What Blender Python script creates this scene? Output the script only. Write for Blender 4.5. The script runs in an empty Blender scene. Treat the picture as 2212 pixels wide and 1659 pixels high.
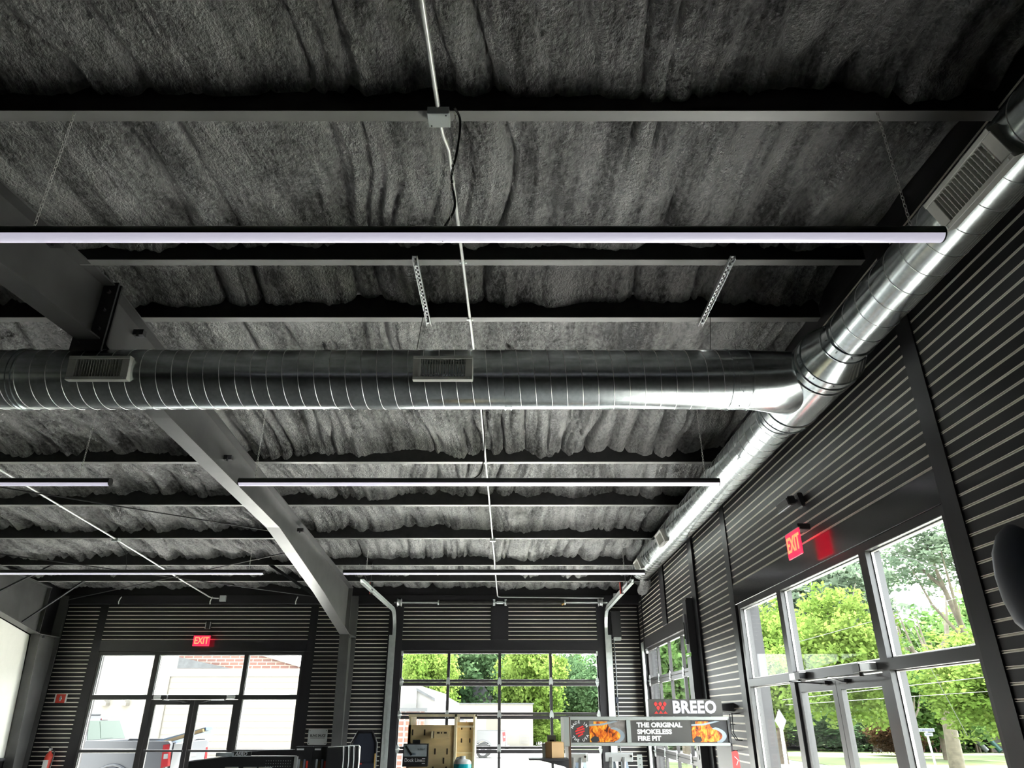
import bpy, math, random
import numpy as np
from mathutils import Vector, Matrix
random.seed(7)
rng = np.random.default_rng(11)
R = math.radians
scene = bpy.context.scene
C = scene.collection

# ------------------------------------------------------------------ camera
EYE = 1.7
PITCH = 25.13
FPX = 1525.0
cam_d = bpy.data.cameras.new('camera')
cam_d.sensor_width = 36.0
cam_d.lens = FPX / 2212.0 * 36.0
cam_d.clip_end = 500
cam = bpy.data.objects.new('camera', cam_d)
C.objects.link(cam)
cam.location = (0, 0, EYE)
cam.rotation_euler = (R(90 + PITCH), 0, 0)
scene.camera = cam

# ------------------------------------------------------------------ light
world = bpy.data.worlds.new('sky')
scene.world = world
world.use_nodes = True
_bg = world.node_tree.nodes['Background']
_bg.inputs[0].default_value = (0.93, 0.97, 1.0, 1)
_bg.inputs[1].default_value = 1.0
sun_d = bpy.data.lights.new('sun', 'SUN')
sun_d.energy = 3.2
sun_d.angle = R(6)
sun_d.color = (1.0, 0.97, 0.93)
sun = bpy.data.objects.new('sun', sun_d)
C.objects.link(sun)
sun.rotation_euler = (R(31), 0, R(130))
scene.view_settings.view_transform = 'Standard'
scene.view_settings.look = 'None'
scene.view_settings.gamma = 1.0
scene.view_settings.use_curve_mapping = False
scene.view_settings.exposure = 4.02
cy = scene.cycles
cy.use_denoising = True
cy.max_bounces = 10
cy.diffuse_bounces = 6
cy.glossy_bounces = 4
cy.transparent_max_bounces = 16
cy.sample_clamp_indirect = 6.0
cy.caustics_reflective = False
cy.caustics_refractive = False

# ------------------------------------------------------------------ pixel -> point at a known depth
_cp, _sp = math.cos(R(PITCH)), math.sin(R(PITCH))
def ray(px, py):
    v = 829.5 - py
    return Vector((px - 1106.0, FPX * _cp - v * _sp, FPX * _sp + v * _cp))
def at_y(px, py, Y):
    r = ray(px, py); return r * (Y / r.y) + Vector((0, 0, EYE))
def at_x(px, py, X):
    r = ray(px, py); return r * (X / r.x) + Vector((0, 0, EYE))
def at_z(px, py, Z):
    r = ray(px, py); return r * ((Z - EYE) / r.z) + Vector((0, 0, EYE))

# ------------------------------------------------------------------ materials
MATS = {}
def mat(name, col, rough=0.5, metal=0.0, spec=0.5, var=0.0, vscale=8.0, bump=0.0, bscale=40.0,
        emit=None, estr=0.0, stretch=None, trans=0.0):
    m = bpy.data.materials.new(name); m.use_nodes = True
    nt = m.node_tree; b = nt.nodes['Principled BSDF']
    b.inputs['Base Color'].default_value = (*col, 1)
    b.inputs['Roughness'].default_value = rough
    b.inputs['Metallic'].default_value = metal
    b.inputs['Specular IOR Level'].default_value = spec
    if emit:
        b.inputs['Emission Color'].default_value = (*emit, 1)
        b.inputs['Emission Strength'].default_value = estr
    if trans:
        b.inputs['Transmission Weight'].default_value = trans
    if var or bump:
        tc = nt.nodes.new('ShaderNodeTexCoord')
        mp = nt.nodes.new('ShaderNodeMapping')
        if stretch: mp.inputs['Scale'].default_value = stretch
        nt.links.new(tc.outputs['Object'], mp.inputs[0])
    if var:
        n = nt.nodes.new('ShaderNodeTexNoise'); n.inputs['Scale'].default_value = vscale
        n.inputs['Detail'].default_value = 6
        nt.links.new(mp.outputs[0], n.inputs['Vector'])
        mr = nt.nodes.new('ShaderNodeMapRange')
        mr.inputs[1].default_value = 0.3; mr.inputs[2].default_value = 0.7
        mr.inputs[3].default_value = 1 - var; mr.inputs[4].default_value = 1 + var
        nt.links.new(n.outputs[0], mr.inputs[0])
        mx = nt.nodes.new('ShaderNodeMix'); mx.data_type = 'RGBA'; mx.blend_type = 'MULTIPLY'
        mx.inputs[0].default_value = 1.0
        mx.inputs[6].default_value = (*col, 1)
        nt.links.new(mr.outputs[0], mx.inputs[7])
        nt.links.new(mx.outputs[2], b.inputs['Base Color'])
    if bump:
        n2 = nt.nodes.new('ShaderNodeTexNoise'); n2.inputs['Scale'].default_value = bscale
        n2.inputs['Detail'].default_value = 4
        nt.links.new(mp.outputs[0], n2.inputs['Vector'])
        bp = nt.nodes.new('ShaderNodeBump'); bp.inputs['Strength'].default_value = bump
        bp.inputs['Distance'].default_value = 0.02
        nt.links.new(n2.outputs[0], bp.inputs['Height'])
        nt.links.new(bp.outputs[0], b.inputs['Normal'])
    MATS[name] = m
    return m

def glass_mat(name, tint, ior=1.45):
    m = bpy.data.materials.new(name); m.use_nodes = True
    nt = m.node_tree; nt.nodes.clear()
    o = nt.nodes.new('ShaderNodeOutputMaterial'); mx = nt.nodes.new('ShaderNodeMixShader')
    t = nt.nodes.new('ShaderNodeBsdfTransparent'); g = nt.nodes.new('ShaderNodeBsdfGlossy')
    fr = nt.nodes.new('ShaderNodeFresnel')
    ge = nt.nodes.new('ShaderNodeNewGeometry'); mr = nt.nodes.new('ShaderNodeMapRange')   # thin pane: same reflectance from both faces
    mr.inputs[3].default_value = ior; mr.inputs[4].default_value = 1.0/ior
    nt.links.new(ge.outputs['Backfacing'], mr.inputs[0]); nt.links.new(mr.outputs[0], fr.inputs[0])
    t.inputs[0].default_value = (*tint, 1); g.inputs['Roughness'].default_value = 0.01
    nt.links.new(fr.outputs[0], mx.inputs[0]); nt.links.new(t.outputs[0], mx.inputs[1])
    nt.links.new(g.outputs[0], mx.inputs[2]); nt.links.new(mx.outputs[0], o.inputs[0])
    MATS[name] = m; return m

def leaf_mat(name, col, col2):
    m = bpy.data.materials.new(name); m.use_nodes = True
    nt = m.node_tree; nt.nodes.clear()
    o = nt.nodes.new('ShaderNodeOutputMaterial'); mx = nt.nodes.new('ShaderNodeMixShader')
    d = nt.nodes.new('ShaderNodeBsdfDiffuse'); t = nt.nodes.new('ShaderNodeBsdfTranslucent')
    tc = nt.nodes.new('ShaderNodeTexCoord'); n = nt.nodes.new('ShaderNodeTexNoise')
    n.inputs['Scale'].default_value = 1.3; n.inputs['Detail'].default_value = 5
    cr = nt.nodes.new('ShaderNodeValToRGB')
    cr.color_ramp.elements[0].position = 0.35; cr.color_ramp.elements[0].color = (*col, 1)
    cr.color_ramp.elements[1].position = 0.65; cr.color_ramp.elements[1].color = (*col2, 1)
    nt.links.new(tc.outputs['Object'], n.inputs['Vector']); nt.links.new(n.outputs[0], cr.inputs[0])
    nt.links.new(cr.outputs[0], d.inputs[0]); nt.links.new(cr.outputs[0], t.inputs[0])
    mx.inputs[0].default_value = 0.45
    nt.links.new(d.outputs[0], mx.inputs[1]); nt.links.new(t.outputs[0], mx.inputs[2])
    nt.links.new(mx.outputs[0], o.inputs[0]); MATS[name] = m; return m

def foam_mat():
    m = bpy.data.materials.new('black_spray_foam'); m.use_nodes = True
    nt = m.node_tree; b = nt.nodes['Principled BSDF']
    b.inputs['Roughness'].default_value = 0.46
    b.inputs['Specular IOR Level'].default_value = 0.7
    tc = nt.nodes.new('ShaderNodeTexCoord')
    mp = nt.nodes.new('ShaderNodeMapping'); mp.inputs['Scale'].default_value = (1, 0.75, 1)
    nt.links.new(tc.outputs['Object'], mp.inputs[0])
    v = nt.nodes.new('ShaderNodeTexNoise'); v.inputs['Scale'].default_value = 52; v.inputs['Detail'].default_value = 4
    v.inputs['Roughness'].default_value = 0.6
    nt.links.new(mp.outputs[0], v.inputs['Vector'])
    b1 = nt.nodes.new('ShaderNodeBump'); b1.inputs['Strength'].default_value = 1.0; b1.inputs['Distance'].default_value = 0.08
    nt.links.new(v.outputs[0], b1.inputs['Height'])
    nt.links.new(b1.outputs[0], b.inputs['Normal'])
    # relief's light and shade put into the colour: long streaks plus blotches
    vals = []
    for sc_, st, det in ((2.4, (3.0, 0.28, 1), 6), (1.6, (1, 0.8, 1), 4), (26, (1.3, 0.6, 1), 3)):
        q = nt.nodes.new('ShaderNodeTexNoise'); q.inputs['Scale'].default_value = sc_; q.inputs['Detail'].default_value = det
        mq = nt.nodes.new('ShaderNodeMapping'); mq.inputs['Scale'].default_value = st
        nt.links.new(tc.outputs['Object'], mq.inputs[0]); nt.links.new(mq.outputs[0], q.inputs['Vector'])
        vals.append(q)
    a1 = nt.nodes.new('ShaderNodeMath'); a1.operation = 'MULTIPLY_ADD'; a1.inputs[1].default_value = 0.55
    a2 = nt.nodes.new('ShaderNodeMath'); a2.operation = 'MULTIPLY_ADD'; a2.inputs[1].default_value = 0.25
    a3 = nt.nodes.new('ShaderNodeMath'); a3.operation = 'MULTIPLY'; a3.inputs[1].default_value = 0.32
    nt.links.new(vals[0].outputs[0], a1.inputs[0]); nt.links.new(vals[1].outputs[0], a2.inputs[0]); nt.links.new(vals[2].outputs[0], a3.inputs[0])
    nt.links.new(a3.outputs[0], a2.inputs[2]); nt.links.new(a2.outputs[0], a1.inputs[2])
    cr = nt.nodes.new('ShaderNodeValToRGB')
    cr.color_ramp.elements[0].position = 0.45; cr.color_ramp.elements[0].color = (0.055, 0.055, 0.056, 1)
    cr.color_ramp.elements[1].position = 0.65; cr.color_ramp.elements[1].color = (0.47, 0.47, 0.465, 1)
    nt.links.new(a1.outputs[0], cr.inputs[0]); nt.links.new(cr.outputs[0], b.inputs['Base Color'])
    MATS['foam'] = m; return m

foam_mat()
mat('slat', (0.013, 0.012, 0.0145), 0.42, spec=0.35, var=0.12, vscale=3)
mat('trim_black', (0.016, 0.015, 0.018), 0.36, spec=0.4, var=0.08, vscale=2)
mat('gloss_black', (0.018, 0.017, 0.02), 0.16, spec=0.5)
mat('strip', (0.93, 0.88, 0.78), 0.38, metal=0.35, spec=0.6, var=0.12, vscale=2.5)
mat('steel', (0.078, 0.078, 0.078), 0.38, spec=0.5, var=0.18, vscale=3, stretch=(1, 1, 1))
mat('purlin_steel', (0.28, 0.28, 0.272), 0.40, spec=0.5, var=0.15, vscale=2.5)
mat('shaded_overspray', (0.022, 0.022, 0.023), 0.7, spec=0.3, var=0.3, vscale=12)  # foam coat on the purlin webs, with their shade darkened into the colour
mat('spring_steel', (0.05, 0.048, 0.045), 0.3, metal=0.5, var=0.3, vscale=8)
mat('dark_steel', (0.045, 0.045, 0.05), 0.4)
mat('galv', (0.66, 0.71, 0.72), 0.22, metal=1.0, var=0.12, vscale=30, stretch=(1, 1, 1))
mat('galv_seam', (0.80, 0.81, 0.80), 0.28, metal=1.0)
mat('galv_dark', (0.30, 0.31, 0.33), 0.3, metal=1.0)
mat('zinc', (0.72, 0.76, 0.75), 0.32, metal=0.75, var=0.1, vscale=12)
mat('alu', (0.75, 0.77, 0.78), 0.35, metal=0.7)
mat('vent_grey', (0.66, 0.66, 0.62), 0.45, var=0.06)
mat('vent_dark', (0.02, 0.02, 0.02), 0.7)
mat('emt', (0.86, 0.87, 0.86), 0.35, metal=0.35)
mat('box_grey', (0.62, 0.66, 0.66), 0.4, metal=0.2)
mat('lamp_black', (0.015, 0.015, 0.017), 0.35)
mat('diffuser', (0.86, 0.84, 0.95), 0.28, spec=0.6, emit=(0.86, 0.83, 1.0), estr=0.035)
mat('cable', (0.012, 0.012, 0.013), 0.5)
mat('chain', (0.80, 0.80, 0.78), 0.35, metal=0.5)
mat('concrete', (0.24, 0.235, 0.225), 0.35, var=0.1, vscale=1.2)
mat('white_wall', (0.80, 0.79, 0.74), 0.6, var=0.02)
mat('frame_black', (0.030, 0.029, 0.031), 0.30, spec=0.5)
mat('gasket', (0.62, 0.62, 0.60), 0.35, metal=0.5)
mat('door_black', (0.032, 0.029, 0.031), 0.38)
glass_mat('glass', (0.97, 0.985, 0.975), 1.055)
mat('red', (0.62, 0.05, 0.03), 0.4)
mat('red_emit', (0.5, 0.01, 0.02), 0.3, emit=(1.0, 0.012, 0.045), estr=0.16)
mat('orange_emit', (0.8, 0.12, 0.05), 0.3, emit=(1.0, 0.13, 0.05), estr=0.24)
mat('navy', (0.022, 0.027, 0.045), 0.55, var=0.1)
mat('ply', (0.74, 0.56, 0.30), 0.5, var=0.10, vscale=5, stretch=(1, 1, 6))
mat('ply_edge', (0.80, 0.68, 0.46), 0.5, var=0.15, vscale=20)
mat('slot_dark', (0.03, 0.018, 0.01), 0.8)
mat('card', (0.40, 0.24, 0.10), 0.6, var=0.06)
mat('card_side', (0.50, 0.30, 0.09), 0.6, var=0.06)
mat('pack_black', (0.025, 0.025, 0.027), 0.35)
mat('pack_grey', (0.36, 0.40, 0.42), 0.4, var=0.35, vscale=7)
mat('white_plastic', (0.80, 0.82, 0.82), 0.4)
mat('teal', (0.02, 0.42, 0.50), 0.2, spec=0.6)
mat('sign_dark', (0.075, 0.072, 0.070), 0.45)
mat('sign_frame', (0.40, 0.43, 0.42), 0.4, metal=0.2)
mat('letter_lav', (0.62, 0.62, 0.72), 0.4)
mat('letter_white', (0.80, 0.80, 0.82), 0.4)
mat('emblem_red', (0.75, 0.05, 0.05), 0.4)
mat('brown_board', (0.10, 0.055, 0.035), 0.45)
mat('blue_steel', (0.35, 0.42, 0.52), 0.3, metal=0.6)

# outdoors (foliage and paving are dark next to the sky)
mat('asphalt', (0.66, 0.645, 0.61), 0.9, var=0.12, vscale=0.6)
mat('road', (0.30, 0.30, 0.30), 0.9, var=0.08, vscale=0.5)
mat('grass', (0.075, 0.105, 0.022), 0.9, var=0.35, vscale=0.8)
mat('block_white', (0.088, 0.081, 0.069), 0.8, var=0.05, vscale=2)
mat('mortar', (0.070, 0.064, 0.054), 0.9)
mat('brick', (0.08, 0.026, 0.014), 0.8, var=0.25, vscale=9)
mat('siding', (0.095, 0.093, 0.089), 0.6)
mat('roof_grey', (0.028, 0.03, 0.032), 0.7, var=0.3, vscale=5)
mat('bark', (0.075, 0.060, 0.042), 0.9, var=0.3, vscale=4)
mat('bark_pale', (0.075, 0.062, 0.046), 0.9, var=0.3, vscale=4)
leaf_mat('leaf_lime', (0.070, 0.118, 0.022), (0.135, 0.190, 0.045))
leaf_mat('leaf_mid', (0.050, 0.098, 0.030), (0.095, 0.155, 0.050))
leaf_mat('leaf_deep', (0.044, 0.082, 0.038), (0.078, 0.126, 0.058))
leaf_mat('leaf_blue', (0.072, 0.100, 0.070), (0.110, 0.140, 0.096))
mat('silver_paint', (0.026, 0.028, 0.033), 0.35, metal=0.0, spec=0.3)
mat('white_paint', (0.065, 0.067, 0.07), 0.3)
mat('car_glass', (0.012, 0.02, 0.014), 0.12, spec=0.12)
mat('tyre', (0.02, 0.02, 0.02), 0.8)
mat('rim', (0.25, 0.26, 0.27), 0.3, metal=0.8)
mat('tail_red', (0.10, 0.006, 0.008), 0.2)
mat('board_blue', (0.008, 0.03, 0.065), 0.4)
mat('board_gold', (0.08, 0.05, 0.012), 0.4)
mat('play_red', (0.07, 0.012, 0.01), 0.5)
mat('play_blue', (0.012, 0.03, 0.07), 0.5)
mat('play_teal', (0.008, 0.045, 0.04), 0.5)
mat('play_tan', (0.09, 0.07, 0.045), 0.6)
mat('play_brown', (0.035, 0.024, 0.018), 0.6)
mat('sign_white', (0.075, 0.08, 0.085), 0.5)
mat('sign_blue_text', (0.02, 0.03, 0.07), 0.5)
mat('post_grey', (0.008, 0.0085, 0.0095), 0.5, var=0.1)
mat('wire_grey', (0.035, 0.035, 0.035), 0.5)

# ------------------------------------------------------------------ mesh builder
class MB:
    def __init__(s): s.v = []; s.f = []; s.sm = []
    def add(s, vs, fs, smooth=False):
        n = len(s.v); s.v += [tuple(x) for x in vs]
        for f in fs: s.f.append([i + n for i in f]); s.sm.append(smooth)
        return s
    def box(s, x0, x1, y0, y1, z0, z1):
        vs = [(x0,y0,z0),(x1,y0,z0),(x1,y1,z0),(x0,y1,z0),(x0,y0,z1),(x1,y0,z1),(x1,y1,z1),(x0,y1,z1)]
        return s.add(vs, [(0,3,2,1),(4,5,6,7),(0,1,5,4),(1,2,6,5),(2,3,7,6),(3,0,4,7)])
    def bbox(s, x0, x1, y0, y1, z0, z1, b=0.005):
        # box with chamfered vertical and horizontal edges (stacked insets)
        pts = []
        for z, i in ((z0, b), (z0 + b, 0), (z1 - b, 0), (z1, b)):
            pts.append([(x0+i+b*(i==0)*0, y0+i, z), (x1-i, y0+i, z), (x1-i, y1-i, z), (x0+i, y1-i, z)])
        vs = [p for r in pts for p in r]; fs = [(3,2,1,0), (12,13,14,15)]
        for k in range(3):
            for j in range(4):
                a = k*4+j; c = k*4+(j+1) % 4
                fs.append((a, c, c+4, a+4))
        return s.add(vs, fs)
    def obox(s, M, sx, sy, sz):
        vs = [M @ Vector((x*sx/2, y*sy/2, z*sz/2)) for z in (-1, 1) for x, y in ((-1,-1),(1,-1),(1,1),(-1,1))]
        return s.add(vs, [(0,3,2,1),(4,5,6,7),(0,1,5,4),(1,2,6,5),(2,3,7,6),(3,0,4,7)])
    def bar(s, p, q, w, h):
        p, q = Vector(p), Vector(q); d = q - p
        M = Matrix.Translation((p+q)/2) @ d.to_track_quat('X', 'Z').to_matrix().to_4x4()
        return s.obox(M, d.length, w, h)
    def cyl(s, p, q, r, n=16, r2=None, cap=True, smooth=True):
        p, q = Vector(p), Vector(q); r2 = r if r2 is None else r2
        M = (q-p).to_track_quat('Z', 'Y').to_matrix()
        vs = []
        for c, rr in ((p, r), (q, r2)):
            for k in range(n):
                a = 2*math.pi*k/n
                vs.append(c + M @ Vector((rr*math.cos(a), rr*math.sin(a), 0)))
        fs = [(k, (k+1) % n, n+(k+1) % n, n+k) for k in range(n)]
        s.add(vs, fs, smooth)
        if cap:
            s.add(vs, [tuple(reversed(range(n))), tuple(range(n, 2*n))])
        return s
    def tube(s, pts, r, n=6, closed=False, smooth=True):
        pts = [Vector(p) for p in pts]; m = len(pts); vs = []
        up = None
        for i, p in enumerate(pts):
            a = pts[(i-1) % m] if (i or closed) else p
            b = pts[(i+1) % m] if (i < m-1 or closed) else p
            d = (b-a).normalized()
            if up is None:
                up = Vector((0,0,1)) if abs(d.z) < 0.9 else Vector((1,0,0))
            u = (up - d*up.dot(d)).normalized(); w = d.cross(u); up = u
            rr = r[i] if isinstance(r, (list, tuple)) else r
            for k in range(n):
                t = 2*math.pi*k/n
                vs.append(p + u*rr*math.cos(t) + w*rr*math.sin(t))
        fs = []
        for i in range(m if closed else m-1):
            j = (i+1) % m
            for k in range(n):
                fs.append((i*n+k, i*n+(k+1) % n, j*n+(k+1) % n, j*n+k))
        s.add(vs, fs, smooth)
        if not closed:
            s.add(vs, [tuple(reversed(range(n))), tuple(range((m-1)*n, m*n))])
        return s
    def lathe(s, prof, n=20, M=None, smooth=True):
        M = M or Matrix(); vs = []
        for r, z in prof:
            for k in range(n):
                a = 2*math.pi*k/n
                vs.append(M @ Vector((r*math.cos(a), r*math.sin(a), z)))
        fs = [(i*n+k, i*n+(k+1) % n, (i+1)*n+(k+1) % n, (i+1)*n+k) for i in range(len(prof)-1) for k in range(n)]
        return s.add(vs, fs, smooth)
    def prism(s, poly, M, d):
        # poly in local xy, extruded along local z from 0 to d
        n = len(poly)
        vs = [M @ Vector((x, y, 0)) for x, y in poly] + [M @ Vector((x, y, d)) for x, y in poly]
        fs = [tuple(reversed(range(n))), tuple(range(n, 2*n))] + [(k, (k+1) % n, n+(k+1) % n, n+k) for k in range(n)]
        return s.add(vs, fs)
    def mesh(s, name):
        me = bpy.data.meshes.new(name); me.from_pydata(s.v, [], s.f); me.update()
        me.polygons.foreach_set('use_smooth', s.sm)
        return me
    def build(s, name, m, parent=None, loc=None):
        return obj(name, s.mesh(name), m, parent, loc)

def obj(name, me, m, parent=None, loc=None):
    if m and not me.materials: me.materials.append(MATS[m] if isinstance(m, str) else m)
    o = bpy.data.objects.new(name, me); C.objects.link(o)
    if parent: o.parent = parent
    if loc is not None: o.location = loc
    return o
def tag(o, label, cat, group=None):
    o['label'] = label; o['category'] = cat
    if group: o['group'] = group
    return o
def thing(name, label, cat, loc=(0,0,0), rz=0.0, group=None):
    o = bpy.data.objects.new(name, None); C.objects.link(o); o.empty_display_size = 0.1
    o.location = loc; o.rotation_euler = (0, 0, rz)
    return tag(o, label, cat, group)
def struct(name, loc=(0,0,0)):
    o = bpy.data.objects.new(name, None); C.objects.link(o); o.empty_display_size = 0.1
    o.location = loc; o['kind'] = 'structure'; return o
def sbuild(name, mb, m, parent=None):
    o = mb.build(name, m, parent)
    if not parent: o['kind'] = 'structure'
    return o
def text(name, body, size, m, parent, loc, rot=(R(90),0,0), bold=0.0, ext=0.003, sx=1.0, spacing=1.0, align='CENTER', shear=0.0):
    cu = bpy.data.curves.new('tmp_text', 'FONT'); cu.body = body; cu.size = size
    cu.align_x = align; cu.align_y = 'CENTER'; cu.offset = bold; cu.extrude = ext; cu.space_character = spacing
    cu.shear = shear; cu.resolution_u = 3
    o = bpy.data.objects.new('tmp_text', cu); C.objects.link(o)
    bpy.context.view_layer.update()
    me = bpy.data.meshes.new_from_object(o.evaluated_get(bpy.context.evaluated_depsgraph_get()))
    bpy.data.objects.remove(o); bpy.data.curves.remove(cu)
    me.materials.clear()
    t = obj(name, me, m, parent, loc); t.rotation_euler = rot; t.scale = (sx, 1, 1)
    return t
RX_WALL = (R(90), 0, R(-90))      # text that faces -X

# ------------------------------------------------------------------ building dimensions
YF, XR, XL, YB = 16.5, 2.85, -10.1, -6.2       # far wall, right wall, left partition, back wall
RIDGE = 5.18
def zp(y):                                     # underside of the purlins
    return EYE + 3.793 - 0.0833*y if y >= RIDGE else EYE + 2.931 + 0.0833*y
PURLINS = [-5.2, -3.6, -1.9, -0.25, 1.39, 3.04, 4.72, 5.63, 7.28, 8.925, 10.55, 12.19, 13.87, 15.09]
GZ = 3.212; GP = 0.0845                        # a slat joint height and the slat pitch

# ================================================================== SETTING
sbuild('floor', MB().box(XL-0.3, XR+0.25, YB-0.3, YF+0.25, -0.2, 0.0), 'concrete')

# ---- spray-foam ceiling: a height field with long spray passes
def vnoise(x, y, seed):
    r = np.random.default_rng(seed); T = r.random((256, 256))
    xi = np.floor(x).astype(int); yi = np.floor(y).astype(int)
    fx = x - xi; fy = y - yi
    fx = fx*fx*(3-2*fx); fy = fy*fy*(3-2*fy)
    g = lambda a, b: T[a % 256, b % 256]
    return (g(xi,yi)*(1-fx)+g(xi+1,yi)*fx)*(1-fy) + (g(xi,yi+1)*(1-fx)+g(xi+1,yi+1)*fx)*fy
def foam_bulge(X, Y):
    w = (vnoise(X*0.8, Y*0.55, 1)-0.5)*0.34 + (vnoise(X*2.2, Y*1.6, 2)-0.5)*0.12
    u = X + w
    n1 = vnoise(u*3.3, Y*0.22, 3)-0.5
    n2 = vnoise(u*8.2+7, Y*0.40, 4)-0.5
    n3 = vnoise(u*17+3, Y*1.0, 5)-0.5
    m2 = np.clip((vnoise(u*1.3, Y*0.6, 21)-0.15)*1.7, 0.25, 1.1)          # where the passes are pronounced
    m3 = np.clip((vnoise(u*1.9+9, Y*0.9, 22)-0.30)*2.6, 0.15, 1)
    crease = np.exp(-(np.abs(n1)/0.035)**1.3)*np.clip((vnoise(u*1.9, Y*0.7, 14)-0.35)*3, 0, 1)
    crease2 = np.exp(-(np.abs(n2)/0.06)**1.3)*np.clip((vnoise(u*3.1, Y*0.9, 15)-0.45)*3, 0, 1)
    big = vnoise(X*0.9, Y*1.1, 6)
    lump = np.abs(vnoise(X*3.4, Y*3.0, 16)-0.5)*2
    rough = np.clip((vnoise(u*2.6, Y*0.5, 9)-0.45)*4, 0, 1)
    fine = np.abs(vnoise(X*20, Y*15, 10)-0.5)*2
    return (0.095*np.sqrt(np.abs(n1)*2) + 0.070*m2*np.sqrt(np.abs(n2)*2) + 0.042*m3*np.abs(n3)*2 + 0.060*big
            + 0.028*lump + 0.030*rough*fine - 0.045*crease - 0.034*crease2)
def grid_mesh(name, xs, ys):
    X, Y = np.meshgrid(xs, ys)
    zpv = np.where(Y >= RIDGE, EYE+3.793-0.0833*Y, EYE+2.931+0.0833*Y)
    d = np.min(np.abs(Y[..., None] - (np.array(PURLINS)+0.0)), axis=-1)
    lump = vnoise(X*3.1, Y*0.9, 12)
    near = np.exp(-(d/0.09)**2)*(0.015 + 0.065*lump)
    Z = zpv + 0.31 - foam_bulge(X, Y) - near
    n, m = len(xs), len(ys)
    V = np.stack([X.ravel(), Y.ravel(), Z.ravel()], 1)
    i = (np.arange(m-1)[:, None]*n + np.arange(n-1)[None, :]).ravel()
    F = np.stack([i, i+n, i+n+1, i+1], 1)
    me = bpy.data.meshes.new(name)
    me.vertices.add(len(V)); me.vertices.foreach_set('co', V.ravel().astype(np.float32))
    me.loops.add(F.size); me.loops.foreach_set('vertex_index', F.ravel().astype(np.int32))
    me.polygons.add(len(F)); me.polygons.foreach_set('loop_start', (np.arange(len(F))*4).astype(np.int32))
    me.polygons.foreach_set('use_smooth', np.ones(len(F), bool))
    me.update(); me.validate()
    return me
ceil_xs = np.arange(XL-0.2, XR+0.12, 0.018)
ce = struct('ceiling')
f1 = obj('foam_surface', grid_mesh('foam_surface', ceil_xs, np.arange(1.2, YF+0.2, 0.042)), 'foam', ce)
f2 = obj('foam_surface', grid_mesh('foam_surface_back', np.arange(XL-0.2, XR+0.3, 0.15), np.arange(YB-0.2, 1.36, 0.15)), 'foam', ce)
rf = MB()
for ya, yb in ((YB-0.4, RIDGE), (RIDGE, YF+0.4)):
    M0 = [(XL-0.4, ya, zp(ya)+0.3), (XR+0.3, ya, zp(ya)+0.3), (XR+0.3, yb, zp(yb)+0.3), (XL-0.4, yb, zp(yb)+0.3)]
    rf.add(M0 + [(x, y, z+0.1) for x, y, z in M0], [(3,2,1,0),(4,5,6,7),(0,1,5,4),(1,2,6,5),(2,3,7,6),(3,0,4,7)])
rf.build('roof_deck', 'dark_steel', ce)

# ---- walls: backing with openings, then every slat and metal strip as a piece
SF_L = (-9.02, -4.55)      # storefront in the far wall (X range), 0..2.95 high
GD = (-2.42, 1.88)         # overhead door in the far wall
SF_R = (4.53, 9.20)        # storefront in the right wall (Y range)
GD_R = (11.68, 15.98)      # overhead door in the right wall
HEAD = 2.96; WT = 5.35
wf = MB()
for x0, x1, z0 in ((XL-0.3, SF_L[0], 0), (SF_L[0], SF_L[1], HEAD), (SF_L[1], GD[0], 0), (GD[0], GD[1], HEAD+0.02), (GD[1], XR+0.25, 0)):
    wf.box(x0, x1, YF+0.01, YF+0.22, z0-0.2*(z0 == 0), WT-0.7)
wall_far = sbuild('wall_far', wf, 'trim_black')
wr = MB()
for y0, y1, z0 in ((YB-0.3, SF_R[0], 0), (SF_R[0], SF_R[1], HEAD), (SF_R[1], GD_R[0], 0), (GD_R[0], GD_R[1], HEAD+0.02), (GD_R[1], YF+0.01, 0)):
    wr.box(XR+0.01, XR+0.22, y0, y1, z0-0.2*(z0 == 0), WT)
wall_right = sbuild('wall_right', wr, 'trim_black')
wb = MB().box(XL-0.3, XR+0.25, YB-0.22, YB, -0.2, WT)
wall_back = sbuild('wall_back', wb, 'trim_black')

def board_mesh(L):
    h = GP - 0.017
    return MB().box(0, L, -0.018, 0, 0, h).mesh('slat')
def strip_mesh(L):
    b = MB()
    b.box(0, L, -0.0195, 0, 0.0, 0.0048); b.box(0, L, -0.0195, 0, 0.0122, 0.017); b.box(0, L, -0.006, 0, 0.0048, 0.0122)
    return b.mesh('metal_strip')
def slat_field(parent, a, b, k0, k1, right=False):
    L = abs(b - a)
    bm = board_mesh(L); sm = strip_mesh(L - 0.004)
    for k in range(k0, k1 + 1):
        z = GZ + k*GP
        for me, m, nm, dz in ((bm, 'slat', 'slat', 0.0085), (sm, 'strip', 'metal_strip', -0.0085)):
            o = obj(nm, me, m, parent)
            if right:
                o.location = (XR, b, z + dz); o.rotation_euler = (0, 0, R(-90))
            else:
                o.location = (a, YF, z + dz)
slat_field(wall_far, -9.95, -9.22, -30, 8)
slat_field(wall_far, -9.05, -4.50, 0, 8)
slat_field(wall_far, -4.33, -2.74, -30, 8)
slat_field(wall_far, -2.46, -0.47, 0, 8)
slat_field(wall_far, -0.08, 1.94, 0, 8)
slat_field(wall_far, 2.20, 2.80, -30, 8)
slat_field(wall_right, 0.6, 4.355, -23, 20, True)
slat_field(wall_right, 4.53, 9.28, 0, 20, True)
slat_field(wall_right, 9.47, 11.10, -30, 17, True)
slat_field(wall_right, 11.36, 13.42, 0, 14, True)
slat_field(wall_right, 13.80, 15.98, 0, 12, True)
slat_field(wall_right, 16.02, 16.47, -30, 9, True)
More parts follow.
